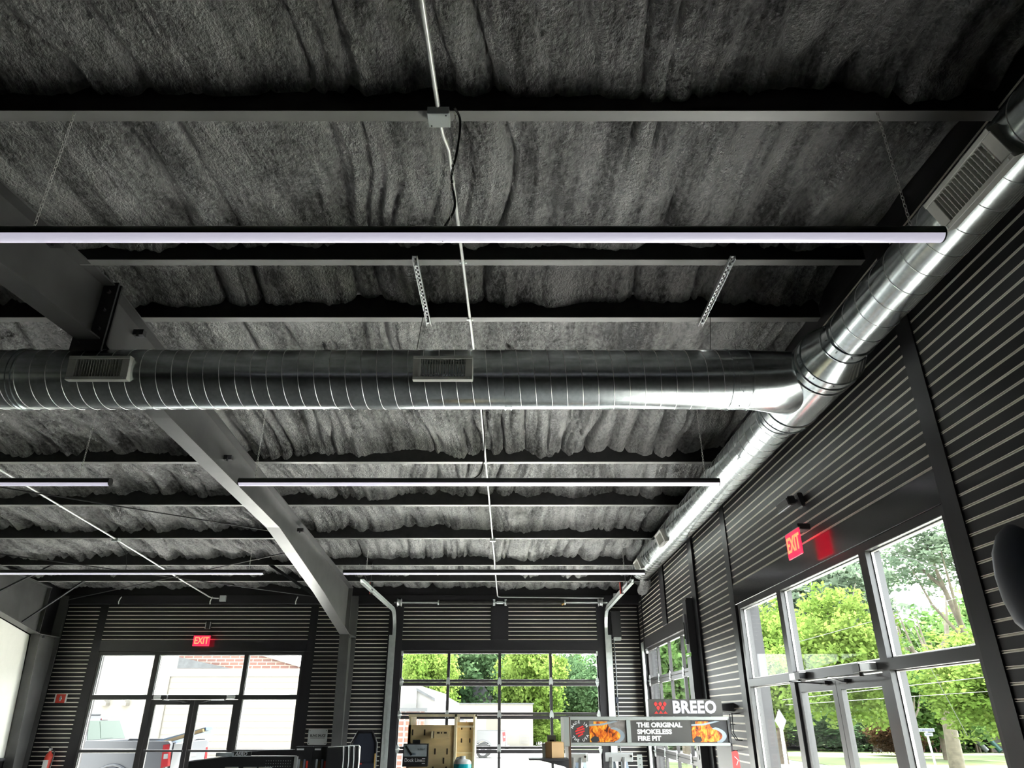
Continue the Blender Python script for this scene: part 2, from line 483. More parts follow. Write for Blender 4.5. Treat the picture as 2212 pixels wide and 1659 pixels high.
# flat black trims around the openings
T = 0
def trim(x0, x1, y0, y1, z0, z1, m='trim_black'):
    global T
    T += 1
    return sbuild('trim_%d' % T, MB().bbox(x0, x1, y0, y1, z0, z1, 0.004), m)
trim(-9.22, SF_L[0], YF-0.03, YF+0.01, 0.0, HEAD); trim(-9.22, -9.05, YF-0.03, YF+0.01, HEAD, 3.95)
trim(SF_L[1], -4.33, YF-0.03, YF+0.01, 0.0, HEAD); trim(-4.50, -4.33, YF-0.03, YF+0.01, HEAD, 3.95)
trim(-9.05, -4.50, YF-0.028, YF+0.01, HEAD, GZ-0.012, 'gloss_black')
trim(-2.74, GD[0], YF-0.03, YF+0.01, 0.0, 3.95); trim(GD[1], 2.20, YF-0.03, YF+0.01, 0, 3.95)
trim(GD[0], GD[1], YF-0.028, YF+0.01, HEAD+0.02, GZ-0.012)
trim(-0.47, -0.08, YF-0.04, YF+0.01, GZ-0.012, 3.92)
trim(XR-0.03, XR+0.01, 4.355, 4.53, 0.0, 5.0)
trim(XR-0.03, XR+0.01, 9.28, 9.47, 0.0, 4.62)
trim(XR-0.028, XR+0.01, 4.53, 9.28, HEAD, GZ-0.012, 'gloss_black')
trim(XR-0.05, XR+0.01, 11.10, 11.36, 0.0, 4.5)
trim(XR-0.03, XR+0.01, 11.36, GD_R[0], 0.0, GZ-0.012)
trim(XR-0.028, XR+0.01, GD_R[0], 15.98, HEAD+0.02, GZ-0.012)
trim(XR-0.045, XR+0.01, 13.42, 13.80, GZ-0.012, 4.35)
trim(XR-0.03, XR+0.01, 15.98, 16.02, 0.0, 4.2)
# eave strip above the far slats
trim(XL, XR, YF-0.14, YF+0.01, 3.95, 4.14)
trim(XL, XR, YF-0.06, YF+0.01, 4.14, 4.55, 'slat')

# left partition: white finish under the second frame line, dark counter-high base
wl = MB()
prof = [(YB, 0.92), (15.93, 0.92), (15.64, 3.22), (13.26, 3.72), (10.3, 4.2), (5.2, 4.55), (YB, 3.6)]
Mx = Matrix(((0,0,1,XL-0.12),(1,0,0,0),(0,1,0,0),(0,0,0,1)))
wl.prism(prof, Mx, 0.10)
wall_left = sbuild('wall_left', wl, 'white_wall')
lb = MB().box(XL-0.12, XL-0.02, YB, 15.93, 0, 0.92); lb.box(XL-0.2, XL-0.12, YB, YF+0.1, 0, 5.3)
lb.build('base_panel', 'trim_black', wall_left)
sbuild('baseboard_left', MB().box(XL-0.02, XL+0.03, YB, 15.9, 0.88, 0.93), 'dark_steel')

# ================================================================== GLAZING
def frame_piece(name, parent, F, u0, u1, z0, z1, d0=-0.02, d1=0.10, m='frame_black'):
    """F maps (along-wall, depth-outward, up) to world"""
    vs = MB().bbox(u0, u1, d0, d1, z0, z1, 0.004)
    vs.v = [tuple(F(*p)) for p in vs.v]
    return vs.build(name, m, parent)
def far_F(u, d, z): return (u, YF + d, z)
def right_F(u, d, z): return (XR + d, u, z)
def storefront(nwin, ndoor, F, e, rev, lab):
    """e = edges along the wall: outer, mullion pair, mullion pair, outer"""
    w = struct('window_%d' % nwin)
    a0, a1, m0, m1, n0, n1, b0, b1 = e
    frame_piece('jamb', w, F, a0, a1, 0.0, HEAD); frame_piece('jamb', w, F, b0, b1, 0.0, HEAD)
    frame_piece('mullion', w, F, m0, m1, 0.0, HEAD); frame_piece('mullion', w, F, n0, n1, 0.0, HEAD)
    for u0, u1 in ((a1, m0), (m1, n0), (n1, b0)):
        frame_piece('head', w, F, u0, u1, HEAD-0.07, HEAD)
        frame_piece('transom', w, F, u0, u1, 2.005, 2.09)
    for u0, u1 in ((a1, m0), (n1, b0)):
        frame_piece('mid_rail', w, F, u0, u1, 1.0, 1.05); frame_piece('sill', w, F, u0, u1, 0.0, 0.10)
    for u0, u1, z0, z1 in ((a1, m0, 2.09, HEAD-.07), (m1, n0, 2.09, HEAD-.07), (n1, b0, 2.09, HEAD-.07),
                           (a1, m0, 1.05, 2.005), (n1, b0, 1.05, 2.005), (a1, m0, .1, 1.0), (n1, b0, .1, 1.0)):
        frame_piece('pane', w, F, u0, u1, z0, z1, 0.045, 0.053, 'glass')
        for q0, q1, y0, y1 in ((u0, u0+.012, z0, z1), (u1-.012, u1, z0, z1), (u0, u1, z0, z0+.012), (u0, u1, z1-.012, z1)):
            frame_piece('glazing_bead', w, F, q0, q1, y0, y1, 0.025, 0.045, 'gasket')
    # pair of door leaves
    c = (m1+n0)/2
    for i, (u0, u1) in enumerate(((m1+.006, c-.004), (c+.004, n0-.006))):
        d = struct('door_%d' % (ndoor+i))
        frame_piece('stile', d, F, u0, u0+.09, 0.01, 1.995, 0.0, 0.045); frame_piece('stile', d, F, u1-.09, u1, 0.01, 1.995, 0.0, 0.045)
        frame_piece('top_rail', d, F, u0+.09, u1-.09, 1.90, 1.995, 0.0, 0.045)
        frame_piece('bottom_rail', d, F, u0+.09, u1-.09, 0.01, 0.25, 0.0, 0.045)
        frame_piece('pane', d, F, u0+.09, u1-.09, 0.25, 1.90, 0.018, 0.026, 'glass')
        frame_piece('push_bar', d, F, u0+.05, u1-.05, 1.01, 1.05, -0.07, -0.03, 'dark_steel')
        # closer: body on the frame, folding arm
        hinge_left = (i == 0) != rev
        s = 1 if hinge_left else -1
        ub = (u0+.06) if hinge_left else (u1-.06)
        g = thing('door_closer', lab[i], 'door closer')
        bo = frame_piece('closer_body', g, F, min(ub, ub+s*.28), max(ub, ub+s*.28), 2.015, 2.075, -0.085, -0.022, 'alu')
        frame_piece('closer_cap', g, F, min(ub+s*.16, ub+s*.285), max(ub+s*.16, ub+s*.285), 2.012, 2.078, -0.09, -0.02, 'pack_black')
        p = [Vector(F(ub+s*.2, -0.06, 2.01)), Vector(F(ub+s*.42, -0.24, 1.985)), Vector(F(ub+s*.66, -0.03, 1.96))]
        MB().cyl(p[0]+Vector((0,0,-.03)), p[0]+Vector((0,0,.01)), .018, 10).build('pivot', 'pack_black', g)
        MB().bar(p[0]-Vector((0,0,.02)), p[1], 0.022, 0.01).build('arm', 'alu', g)
        MB().bar(p[1], p[2], 0.018, 0.01).build('forearm', 'pack_black', g)
        frame_piece('shoe', g, F, min(ub+s*.6, ub+s*.72), max(ub+s*.6, ub+s*.72), 1.945, 1.98, -0.035, 0.0, 'pack_black')
    return w
storefront(1, 1, far_F, (SF_L[0], -8.97, -7.80, -7.69, -5.84, -5.75, -4.60, SF_L[1]), False,
           ('silver door closer over the left leaf of the left double doors', 'silver door closer over the right leaf of the left double doors'))
storefront(2, 3, right_F, (SF_R[0], 4.58, 5.70, 5.82, 7.68, 7.80, 9.12, SF_R[1]), False,
           ('black capped door closer nearer the bare right pane', 'black capped door closer farther along, beside the sidelight'))

def hinge_mesh():
    b = MB()
    pl = [(-.045,0),(-.028,.06),(0,.105),(.028,.06),(.045,0),(.028,-.06),(0,-.105),(-.028,-.06)]
    b.prism(pl, Matrix(((1,0,0,0),(0,0,-1,0),(0,1,0,0),(0,0,0,1))), 0.012)
    b.cyl((-.05, -.02, 0), (.05, -.02, 0), .014, 8)
    for z in (.06, -.06): b.cyl((0,-.02,z), (0,-.012,z), .009, 6)
    return b.mesh('hinge')
def half_hinge_mesh():
    b = MB()
    pl = [(-.045,-.05),(-.04,.02),(-.02,.07),(0,.085),(.02,.07),(.04,.02),(.045,-.05)]
    b.prism(pl, Matrix(((1,0,0,0),(0,0,-1,0),(0,1,0,0),(0,0,0,1))), 0.012)
    for x in (-.025, .025): b.cyl((x,-.02,-.058), (x,-.002,-.058), .014, 8)
    return b.mesh('centre_hinge')
HINGE, HHINGE = hinge_mesh(), half_hinge_mesh()
def overhead_door(n, F, u0, u1, rot):
    d = struct('door_%d' % n)
    SH = 0.645; top = HEAD + 0.03
    bw = 0.085
    cols = [u0 + 0.03 + (u1-u0-0.06)*i/4 for i in range(5)]
    edges = [(cols[i] + (0.03 if i else 0.10), cols[i+1] - (0.03 if i < 3 else 0.10)) for i in range(4)]
    for s in range(5):
        zt = top - s*SH; zb = max(zt - SH, 0.0) + 0.004
        if zt - zb < .2: break
        t_r = 0.075 if s else 0.07; b_r = 0.05
        frame_piece('section_top_rail', d, F, u0, u1, zt - t_r, zt - .004, 0.02, 0.07, 'door_black')
        frame_piece('section_bottom_rail', d, F, u0, u1, zb, zb + b_r, 0.02, 0.07, 'door_black')
        frame_piece('end_stile', d, F, u0, edges[0][0], zb+b_r, zt-t_r, 0.02, 0.07, 'door_black')
        frame_piece('end_stile', d, F, edges[3][1], u1, zb+b_r, zt-t_r, 0.02, 0.07, 'door_black')
        for i in range(3):
            frame_piece('muntin', d, F, edges[i][1], edges[i+1][0], zb+b_r, zt-t_r, 0.02, 0.07, 'door_black')
        for a, b in edges:
            frame_piece('pane', d, F, a, b, zb+b_r, zt-t_r, 0.04, 0.048, 'glass')
        if s < 4:
            for i in range(1, 4):
                o = obj('centre_hinge', HHINGE, 'zinc', d, F(cols[i], 0.02, zb + .01)); o.rotation_euler = (0, 0, rot)
            for u in (u0+.04, u0+.135, u1-.135, u1-.04):
                o = obj('hinge', HINGE, 'zinc', d, F(u, 0.018, zb)); o.rotation_euler = (0, 0, rot)
    for u in (u0+.02, u1-.02-.12):
        frame_piece('top_bracket', d, F, u, u+.12, top-.11, top-.02, -0.02, 0.02, 'zinc')
    return d
overhead_door(5, far_F, GD[0]-.1, GD[1]+.1, 0)
overhead_door(6, right_F, GD_R[0]-.05, GD_R[1]+.02, R(-90))

# ================================================================== STEEL FRAME
def order(n): return ('first', 'second', 'third', 'fourth', 'fifth', 'sixth', 'seventh', 'eighth', 'ninth')[n]
vis = [p for p in PURLINS if p > 3]
for p in vis:
    z = zp(p)
    g = None
    if True:
        i = vis.index(p); grp = 'roof purlins'
        lab = ('nearest grey steel purlin, at the top of the picture' if i == 0 else
               'grey steel purlin just on the near side of the ridge' if i == 1 else
               'grey steel purlin just past the ridge, carrying slotted struts' if i == 2 else
               'grey steel purlin hidden mostly behind the cross duct' if i == 3 else
               'grey steel purlin, %s beyond the cross duct' % order(i-4))
    b = MB()
    x0, x1 = XL-0.1, XR-0.005
    pr = tag(MB().box(x0, x1, p, p+0.006, z, z+0.24).build('roof_purlin', 'shaded_overspray'), lab, 'beam', grp)
    f = MB().box(x0, x1, p, p+0.078, z-0.006, z); f.box(x0, x1, p+0.072, p+0.078, z, z+0.022)
    f.build('flange', 'purlin_steel', pr)

def rafter(X, name_label, col_label, vis_parts=True):
    """tapered I-section frame: web plates, flanges, splice plates, column"""
    g = thing('steel_rafter', name_label, 'beam', (X, 0, 0))
    # (Y, bottom Z, top Z)
    far = [(5.2, 4.54, 5.05), (6.55, 4.41, zp(6.55)-.012), (10.3, 4.215, zp(10.3)-.012), (13.26, 3.735, zp(13.26)-.012), (15.65, 3.25, zp(15.65)-.012)]
    near = [(5.16, 4.54, 5.05), (2.6, 4.36, zp(2.6)-.012), (-1.0, 4.0, zp(-1.0)-.012), (-5.2, 3.1, zp(-5.2)-.012)]
    Mw = Matrix(((0,0,1,-0.005),(1,0,0,0),(0,1,0,0),(0,0,0,1)))
    for pts, nm in ((far, 'web'), (near, 'web')):
        poly = [(y, zt) for y, zb, zt in pts] + [(y, zb) for y, zb, zt in reversed(pts)]
        MB().prism(poly, Mw, 0.010).build(nm, 'steel', g)
        for sel, nm2, dz in ((1, 'bottom_flange', 0), (2, 'top_flange', 0)):
            fb = MB()
            for (ya, *za), (yb, *zb_) in zip(pts, pts[1:]):
                a, b2 = za[sel-1], zb_[sel-1]
                t = 0.014 if sel == 1 else -0.014
                vs = [(-.1, ya, a-t), (.1, ya, a-t), (.1, yb, b2-t), (-.1, yb, b2-t), (-.1, ya, a), (.1, ya, a), (.1, yb, b2), (-.1, yb, b2)]
                fb.add(vs, [(0,3,2,1),(4,5,6,7),(0,1,5,4),(1,2,6,5),(2,3,7,6),(3,0,4,7)])
            fb.build(nm2, 'steel', g)
    # ridge splice plates
    sp = MB().box(-.13, .13, 5.145, 5.165, 4.42, 5.08); sp.build('splice_plate', 'dark_steel', g)
    sp2 = MB().box(-.13, .13, 5.195, 5.215, 4.50, 5.08); sp2.build('splice_plate', 'dark_steel', g)
    bolts = MB()
    for z in (4.48, 4.62, 4.8, 4.98):
        for x in (-.07, .07): bolts.cyl((x, 5.115, z), (x, 5.147, z), .017, 6, smooth=False)
    bolts.build('bolts', 'dark_steel', g)
    # brace clips on the web
    for y, z in ((4.4, 4.95), (5.75, 4.92), (8.2, 4.55), (11.5, 4.45)):
        c = MB().box(.005, .10, y-.03, y+.03, z-.03, z+.025); c.cyl((.05, y-.02, z-.05), (.05, y-.02, z+.02), .014, 8)
        c.build('clip', 'dark_steel', g)
    # knee stiffeners
    for y in (15.62, 16.32):
        MB().box(-.09, .09, y, y+.012, 3.25 if y < 16 else 3.2, zp(y)-.02).build('stiffener', 'steel', g)
    # column
    cg = thing('steel_column', col_label, 'column', (X, 0, 0))
    ct = [(15.65, 3.235), (15.98, 0.0), (16.36, 0.0), (16.36, 3.235)]
    MB().prism(ct, Mw, 0.010).build('web', 'steel', cg)
    fv = [(-.1,15.65,3.235),(.1,15.65,3.235),(.1,15.98,0),(-.1,15.98,0),(-.1,15.664,3.235),(.1,15.664,3.235),(.1,15.994,0),(-.1,15.994,0)]
    MB().add(fv, [(0,1,2,3),(7,6,5,4),(0,4,5,1),(1,5,6,2),(2,6,7,3),(3,7,4,0)]).build('inner_flange', 'steel', cg)
    MB().box(-.1, .1, 16.36, 16.374, 0, 4.1).build('outer_flange', 'steel', cg)
    MB().box(-.1, .1, 15.66, 16.36, 3.235, 3.25).build('cap_plate', 'steel', cg)
    kb = MB()
    for x in (-.06, .06):
        for y in (15.72, 15.85): kb.cyl((x, y, 3.18), (x, y, 3.236), .025, 8)
    kb.build('bolts', 'dark_steel', cg)
    return g
rafter(-3.52, 'tapered grey steel rafter running from ridge down to far column', 'grey steel column between the far glazed openings')
rafter(XL+0.10, 'dark steel rafter over the white partition at far left', 'dark steel column at the end of the white partition')

# flange braces to the purlins (left side of the centre frame, right side of the left frame)
def brace(p, q, lab):
    d = (Vector(q)-Vector(p))
    b = MB().bar(p, q, 0.05, 0.006)
    b.bar(Vector(p)+Vector((0,.025,.025)), Vector(q)+Vector((0,.025,.025)), 0.006, 0.05)
    return tag(b.build('flange_brace', 'dark_steel'), lab, 'brace', 'flange braces')
brace((-3.62, 13.72, 3.66), (-4.72, 13.9, zp(13.87)), 'dark angle brace on the left of the central rafter')
brace((-9.93, 14.98, 3.38), (-8.93, 15.1, zp(15.09)), 'dark angle brace beside the white partition, lower one')
brace((-9.93, 13.72, 3.66), (-8.9, 13.9, zp(13.87)), 'dark angle brace beside the white partition, upper one')
# roof X-bracing rods in the left bay
def rod(p, q, lab, r=0.009):
    return tag(MB().cyl(p, q, r, 6).build('brace_rod', 'dark_steel'), lab, 'rod', 'roof bracing rods')
rod((-9.95, 7.3, 4.62), (-3.6, 11.4, 4.36), 'thin dark bracing rod crossing below the left middle light')
rod((-3.62, 12.2, 4.28), (-9.9, 16.2, 4.0), 'thin dark bracing rod sloping down left to the far wall')
rod((-9.95, 11.9, 4.32), (-3.6, 15.9, 3.95), 'thin dark bracing rod behind the left far light')
rod((-9.9, 8.4, 4.6), (-5.2, 5.6, 4.86), 'thin dark bracing rod at left edge under the cross duct')

# ================================================================== DUCTWORK
def helix(bld, axis, a, b, c1, c2, r, pitch, rr, phase=0.0, n=28):
    turns = (b-a)/pitch; m = int(turns*n)
    pts = []
    for i in range(m+1):
        t = i/m; ang = 2*math.pi*turns*t + phase; s = a + (b-a)*t
        ca, sa = r*math.cos(ang), r*math.sin(ang)
        pts.append((s, c1+ca, c2+sa) if axis == 'x' else (c1+ca, s, c2+sa))
    return bld.tube(pts, rr, 4)
def duct_run(g, name, axis, a, b, c1, c2, r, pitch=0.128):
    p, q = ((a, c1, c2), (b, c1, c2)) if axis == 'x' else ((c1, a, c2), (c1, b, c2))
    o = MB().cyl(p, q, r, 56).build(name, 'galv', g)
    helix(MB(), axis, min(a, b), max(a, b), c1, c2, r+0.0005, pitch, 0.0032).build('spiral_seam', 'galv_seam', o)
    return o
def ring(g, name, axis, s, w, c1, c2, r, m='galv'):
    b = MB()
    P = (lambda t: (t, c1, c2)) if axis == 'x' else (lambda t: (c1, t, c2))
    b.cyl(P(s), P(s+w), r, 56, cap=False)
    b.cyl(P(s), P(s+0.010), r+0.006, 56); b.cyl(P(s+w-0.010), P(s+w), r+0.006, 56)
    return b.build(name, m, g)
DX, DZ, DY = 2.53, EYE+2.57, 5.39
dg = thing('spiral_duct', 'galvanised spiral duct with tee, along the right wall and across the room', 'duct', (0,0,0))
duct_run(dg, 'cross_run', 'x', -10.0, 1.86, DY, DZ, 0.254)
duct_run(dg, 'near_run', 'y', -5.6, 4.72, DX, DZ, 0.180, 0.205)
duct_run(dg, 'far_run', 'y', 6.12, 14.0, DX, DZ+0.01, 0.208, 0.19)
ring(dg, 'coupling', 'x', 1.80, 0.17, DY, DZ, 0.257)
ring(dg, 'coupling', 'x', -0.06, 0.06, DY, DZ, 0.257)
ring(dg, 'coupling', 'x', -4.12, 0.05, DY, DZ, 0.257)
tee = ring(dg, 'tee_body', 'y', 4.95, 1.05, DX, DZ, 0.252)
for y in (5.05, 5.15, 5.85): ring(dg, 'bead', 'y', y, 0.012, DX, DZ, 0.254, 'galv_seam')
MB().cyl((DX, 4.72, DZ), (DX, 4.95, DZ), 0.183, 56, 0.250, cap=False).build('reducer', 'galv', dg)
ring(dg, 'collar', 'y', 4.60, 0.13, DX, DZ, 0.184)
MB().cyl((DX, 6.0, DZ), (DX, 6.08, DZ), 0.250, 56, 0.211, cap=False).build('reducer', 'galv', dg)
ring(dg, 'collar', 'y', 6.06, 0.10, DX, DZ+0.01, 0.212)
# boot of the tee: round at the branch, stretched along the main
boot = MB(); rings = ((1.95, DY, .256, .256), (2.06, DY+.01, .262, .255), (2.20, DY+.05, .31, .252), (2.36, DY+.08, .38, .246), (2.53, DY+.10, .44, .20))
vs = []
for x, cy_, ry, rz_ in rings:
    for k in range(48):
        a = 2*math.pi*k/48
        vs.append((x, cy_ + ry*math.cos(a), DZ + rz_*math.sin(a)))
boot.add(vs, [(i*48+k, (i+1)*48+k, (i+1)*48+(k+1) % 48, i*48+(k+1) % 48) for i in range(4) for k in range(48)], True)
boot.build('branch_boot', 'galv', dg)
sc = MB()
for k in range(10):
    a = 2*math.pi*k/10+.2
    for y, r in ((4.98, .254), (5.96, .254), (4.64, .186), (6.1, .214)):
        p = Vector((DX + r*math.cos(a), y, DZ + r*math.sin(a))); n = Vector((math.cos(a), 0, math.sin(a)))
        sc.cyl(p, p+n*.006, .006, 6)
    p = Vector((1.88, DY + .258*math.cos(a), DZ + .258*math.sin(a))); sc.cyl(p, p+Vector((0, math.cos(a), math.sin(a)))*.006, .006, 6)
sc.build('screws', 'galv_dark', dg)
# far end: closed bend into the wall
MB().lathe([(0.208, 0), (0.205, 0.06), (0.16, 0.11), (0.0, 0.13)], 32, Matrix.Translation((DX, 14.0, DZ+.01)) @ Matrix.Rotation(R(-90), 4, 'X')).build('end_cap', 'galv', dg)
tag(MB().tube([(2.60, 14.0, 4.13), (2.63, 14.3, 4.06), (2.66, 14.6, 4.02), (2.68, 14.9, 4.03), (2.70, 15.2, 4.05)], [.09, .11, .10, .11, .08], 12).build('flexible_sleeve', 'foam'),
    'crumpled black insulation sleeve under the far duct end', 'sleeve')

def vent(M, w, h, lab, nb=17, grp='duct vents'):
    """local x along duct, y up on the face, z outward"""
    g = bpy.data.objects.new('duct_vent', None); C.objects.link(g); g.empty_display_size = .05
    tag(g, lab, 'vent', grp); g.matrix_world = M
    fx, fy, D = w*0.125, h*0.13, 0.030
    fr = MB()
    fr.bbox(-w/2, w/2, h/2-fy, h/2, -0.09, D, .003); fr.bbox(-w/2, w/2, -h/2, -h/2+fy, -0.09, D, .003)
    fr.bbox(-w/2, -w/2+fx, -h/2+fy, h/2-fy, -0.05, D-.004, .003); fr.bbox(w/2-fx, w/2, -h/2+fy, h/2-fy, -0.05, D-.004, .003)
    fr.build('frame', 'vent_grey', g)
    MB().box(-w/2+fx, w/2-fx, -h/2+fy, h/2-fy, -0.05, -0.03).build('throat', 'vent_dark', g)
    x0, x1 = -w/2+fx, w/2-fx; y0, y1 = -h/2+fy, h/2-fy
    bm = MB().box(-.0022, .0022, y0, y1, -.006, .018).mesh('blade')
    for i in range(nb):
        o = obj('blade', bm, 'vent_grey', g, (x0+(x1-x0)*(i+.5)/nb, 0, 0)); 
    rb = MB().box(x0, x1, -.002, .002, -.026, -.010).mesh('rear_blade')
    nr = max(4, int(nb*(y1-y0)/(x1-x0)))
    for i in range(nr):
        obj('rear_blade', rb, 'vent_grey', g, (0, y0+(y1-y0)*(i+.5)/nr, 0))
    s = MB()
    for x in (-w/2+.03, w/2-.03): s.cyl((x, -h/2+fy/2, D), (x, -h/2+fy/2, D+.004), .006, 8)
    s.build('screws', 'zinc', g)
    return g
def face_M(loc, xdir, out):
    x = Vector(xdir).normalized(); z = Vector(out).normalized(); y = z.cross(x)
    M = Matrix.Identity(4)
    for i in range(3): M[i][0], M[i][1], M[i][2], M[i][3] = x[i], y[i], z[i], loc[i]
    return M
def cross_vent(px0, px1, lab):
    out = Vector((0, -0.96, -0.10)).normalized()
    c = Vector((0, DY, DZ)) + out*0.262
    xa = at_y((px0), 810, c.y).x; xb = at_y(px1, 810, c.y).x
    c.x = (xa+xb)/2
    vent(face_M(c, (1,0,0), out), abs(xb-xa), 0.205, lab)
cross_vent(145, 278, 'grey grille vent on the left of the cross duct')
cross_vent(892, 1021, 'grey grille vent near the middle of the cross duct')
def side_vent(Y0, Y1, r, lab, ang=195, nb=15, hh=.2):
    a = R(ang); out = Vector((math.cos(a), 0, math.sin(a)))
    c = Vector((DX, (Y0+Y1)/2, DZ)) + out*(r+.012)
    vent(face_M(c, (0,-1,0), out), abs(Y1-Y0), hh, lab, nb)
side_vent(2.56, 3.14, 0.180, 'large grey grille vent at upper right on the near duct', 205)
side_vent(10.75, 11.20, 0.208, 'small vent on the far right duct, nearer one', 200, 12)
side_vent(12.95, 13.40, 0.208, 'small vent on the far right duct, by its end', 200, 12)

# slotted struts across the ridge purlins, hanger wires
for X, lab in ((-0.775, 'slotted steel strut across the ridge purlins, left one'), (1.76, 'slotted steel strut across the ridge purlins, right one')):
    g = thing('slotted_strut', lab, 'strut', (X, 0, 0), group='slotted struts')
    y0, y1 = 4.66, 5.74; z0, z1 = zp(4.72)-.008, zp(5.63)-.008
    zz = min(z0, z1) - .03
    b = MB().box(-.022, -.018, y0, y1, zz, zz+.03); b.box(.018, .022, y0, y1, zz, zz+.03)
    b.build('channel', 'alu', g)
    for i in range(19):
        y = y0 + (i+.5)*(y1-y0)/19
        pass
    web = MB(); n = 18; st = (y1-y0)/n
    for i in range(n): web.box(-.018, .018, y0+i*st, y0+i*st+st*.45, zz+.024, zz+.028)
    for s in (-1, 1): web.box(s*.013-.005, s*.013+.005, y0, y1, zz+.024, zz+.028)
    web.build('slotted_web', 'alu', g)
    bl = MB()
    for y in (4.75, 5.66): bl.cyl((0, y, zz-.01), (0, y, zz+.02), .012, 8)
    bl.build('bolts', 'zinc', g)
    tag(MB().cyl((X, DY, zz), (X-.05, DY, DZ+.255), .003, 5).build('hanger_wire', 'wire_grey'), 'thin hanger wire from the ' + ('left' if X < 0 else 'right') + ' slotted strut to the duct', 'wire', 'hanger wires')

# ================================================================== PENDANT LIGHTS
LZ = EYE + 2.31; LR = 0.044
def chain_mesh(h, fl=0.034):
    b = MB(); n = int(h/(fl*0.82))
    for i in range(n):
        z = h*(i+.5)/n; pts = []
        for k in range(8):
            a = 2*math.pi*k/8
            x, y = 0.008*math.cos(a), fl*.52*math.sin(a)
            pts.append((x, 0, z+y) if i % 2 else (0, x, z+y))
        b.tube(pts, .0022, 4, closed=True)
    return b.mesh('chain')
def pendant(x0, x1, Y, lab, chains, cable_x=None):
    g = thing('linear_pendant', lab, 'light', ((x0+x1)/2, Y, LZ), group='linear pendant lights')
    L = (x1-x0)/2; n = 32; split = R(24)
    for nm, m, a0, a1 in (('housing', 'lamp_black', -split, math.pi+split), ('diffuser', 'diffuser', math.pi+split, 2*math.pi-split)):
        k = 22 if nm == 'housing' else 14
        vs = []
        for x in (-L, L):
            for i in range(k+1):
                a = a0+(a1-a0)*i/k
                vs.append((x, LR*math.cos(a), LR*math.sin(a)))
        fs = [(i, k+1+i, k+2+i, i+1) for i in range(k)]
        MB().add(vs, fs, True).build(nm, m, g)
    for s in (-1, 1):
        MB().cyl((s*L, 0, 0), (s*(L+.008), 0, 0), LR+.001, 28).build('end_cap', 'lamp_black', g)
    MB().cyl((0, 0, -LR-.0005), (0.003, 0, -LR-.0005), .003, 6).build('joint', 'lamp_black', g)
    for cx in chains:
        top = zp(Y) - .01 if Y != 7.45 else zp(7.28)-.01
        obj('chain', chain_mesh(top - LZ - LR + .02), 'chain', g, (cx-(x0+x1)/2, 0, LR-.01))
    return g
pendant(-3.01, 2.275, 3.055, 'long black and white tube light nearest the viewer', (-2.55, -0.33, 2.13))
pendant(-2.98, 2.26, 7.45, 'black tube light hanging mid ceiling beyond the cross duct', (-2.82, 2.12))
pendant(-3.0, 2.36, 12.83, 'black tube light nearest the far overhead door', (-2.6, 2.0))
pendant(-9.7, -4.40, 7.45, 'black tube light at left edge, nearer of the left pair', (-4.75, -9.3))
pendant(-9.7, -4.43, 12.83, 'black tube light in the left bay toward the far glass doors', (-4.7, -9.3))
# supply cords
def cord(pts, lab, r=0.006):
    P = [Vector(p) for p in pts]; out = []
    for i in range(len(P)-1):
        a, b, c, d = P[max(i-1, 0)], P[i], P[i+1], P[min(i+2, len(P)-1)]
        for k in range(6):
            t = k/6
            out.append(0.5*((2*b)+(c-a)*t+(2*a-5*b+4*c-d)*t*t+(3*b-a-3*c+d)*t**3))
    out.append(P[-1])
    return tag(MB().tube(out, r, 6).build('supply_cord', 'cable'), lab, 'cord', 'light supply cords')
cord([(-0.33, 3.0, 4.86), (-0.30, 3.06, 4.82), (-0.31, 3.06, 4.6), (-0.335, 3.06, 4.4), (-0.31, 3.06, 4.2), (-0.36, 3.055, 4.06)], 'black cord twisted down a chain to the nearest tube light', .007)
cord([(-0.34, 7.40, 4.85), (-0.31, 7.42, 4.5), (-0.33, 7.44, 4.15), (-0.42, 7.45, 4.05)], 'black cord to the tube light beyond the cross duct')
cord([(-0.33, 12.2, 4.42), (-0.28, 12.5, 4.2), (-0.30, 12.83, 4.05)], 'black cord to the light nearest the overhead door', .005)
cord([(-6.83, 12.2, 4.42), (-6.78, 12.5, 4.25), (-6.9, 12.83, 4.05)], 'black cord to the left far tube light', .005)

# ================================================================== CONDUIT AND BOXES
def conduit(pts, lab, r=0.0125, straps=()):
    g = tag(MB().tube(pts, r, 10).build('conduit', 'emt'), lab, 'conduit')
    for y, x in straps:
        MB().bar((x-.03, y+.04, zp(y)-.009), (x+.03, y+.04, zp(y)-.009), .02, .004).build('strap', 'zinc', g)
        MB().cyl((x, y-.02, zp(y)-.022), (x, y+.02, zp(y)-.022), r+.004, 10).build('coupling', 'zinc', g)
    return g
zc = lambda y: zp(y) - .022
conduit([(-0.455, -1.0, zc(-1)), (-0.44, 1.5, zc(1.5)), (-0.425, 2.98, zc(3.0))], 'straight white conduit running up out of the top of the picture', .014)
conduit([(-0.425, 3.10, zc(3.04)-.0), (-0.42, 3.22, zc(3.2)), (-0.395, 3.36, zc(3.35)), (-0.395, 5.18, zc(5.18)), (-0.352, 7.5, zc(7.5)), (-0.335, 12.1, zc(12.1)), (-0.33, 15.4, zc(15.4)),
         (-0.325, 16.1, 4.13), (-0.322, 16.28, 4.11), (-0.30, 16.325, 4.095), (-0.24, 16.335, 4.09), (1.0, 16.335, 4.08), (2.05, 16.335, 4.07)],
        'long white conduit under the purlins to the overhead door', .013, ((4.72, -.395), (5.63, -.39), (8.925, -.345), (10.55, -.34), (13.87, -.332)))
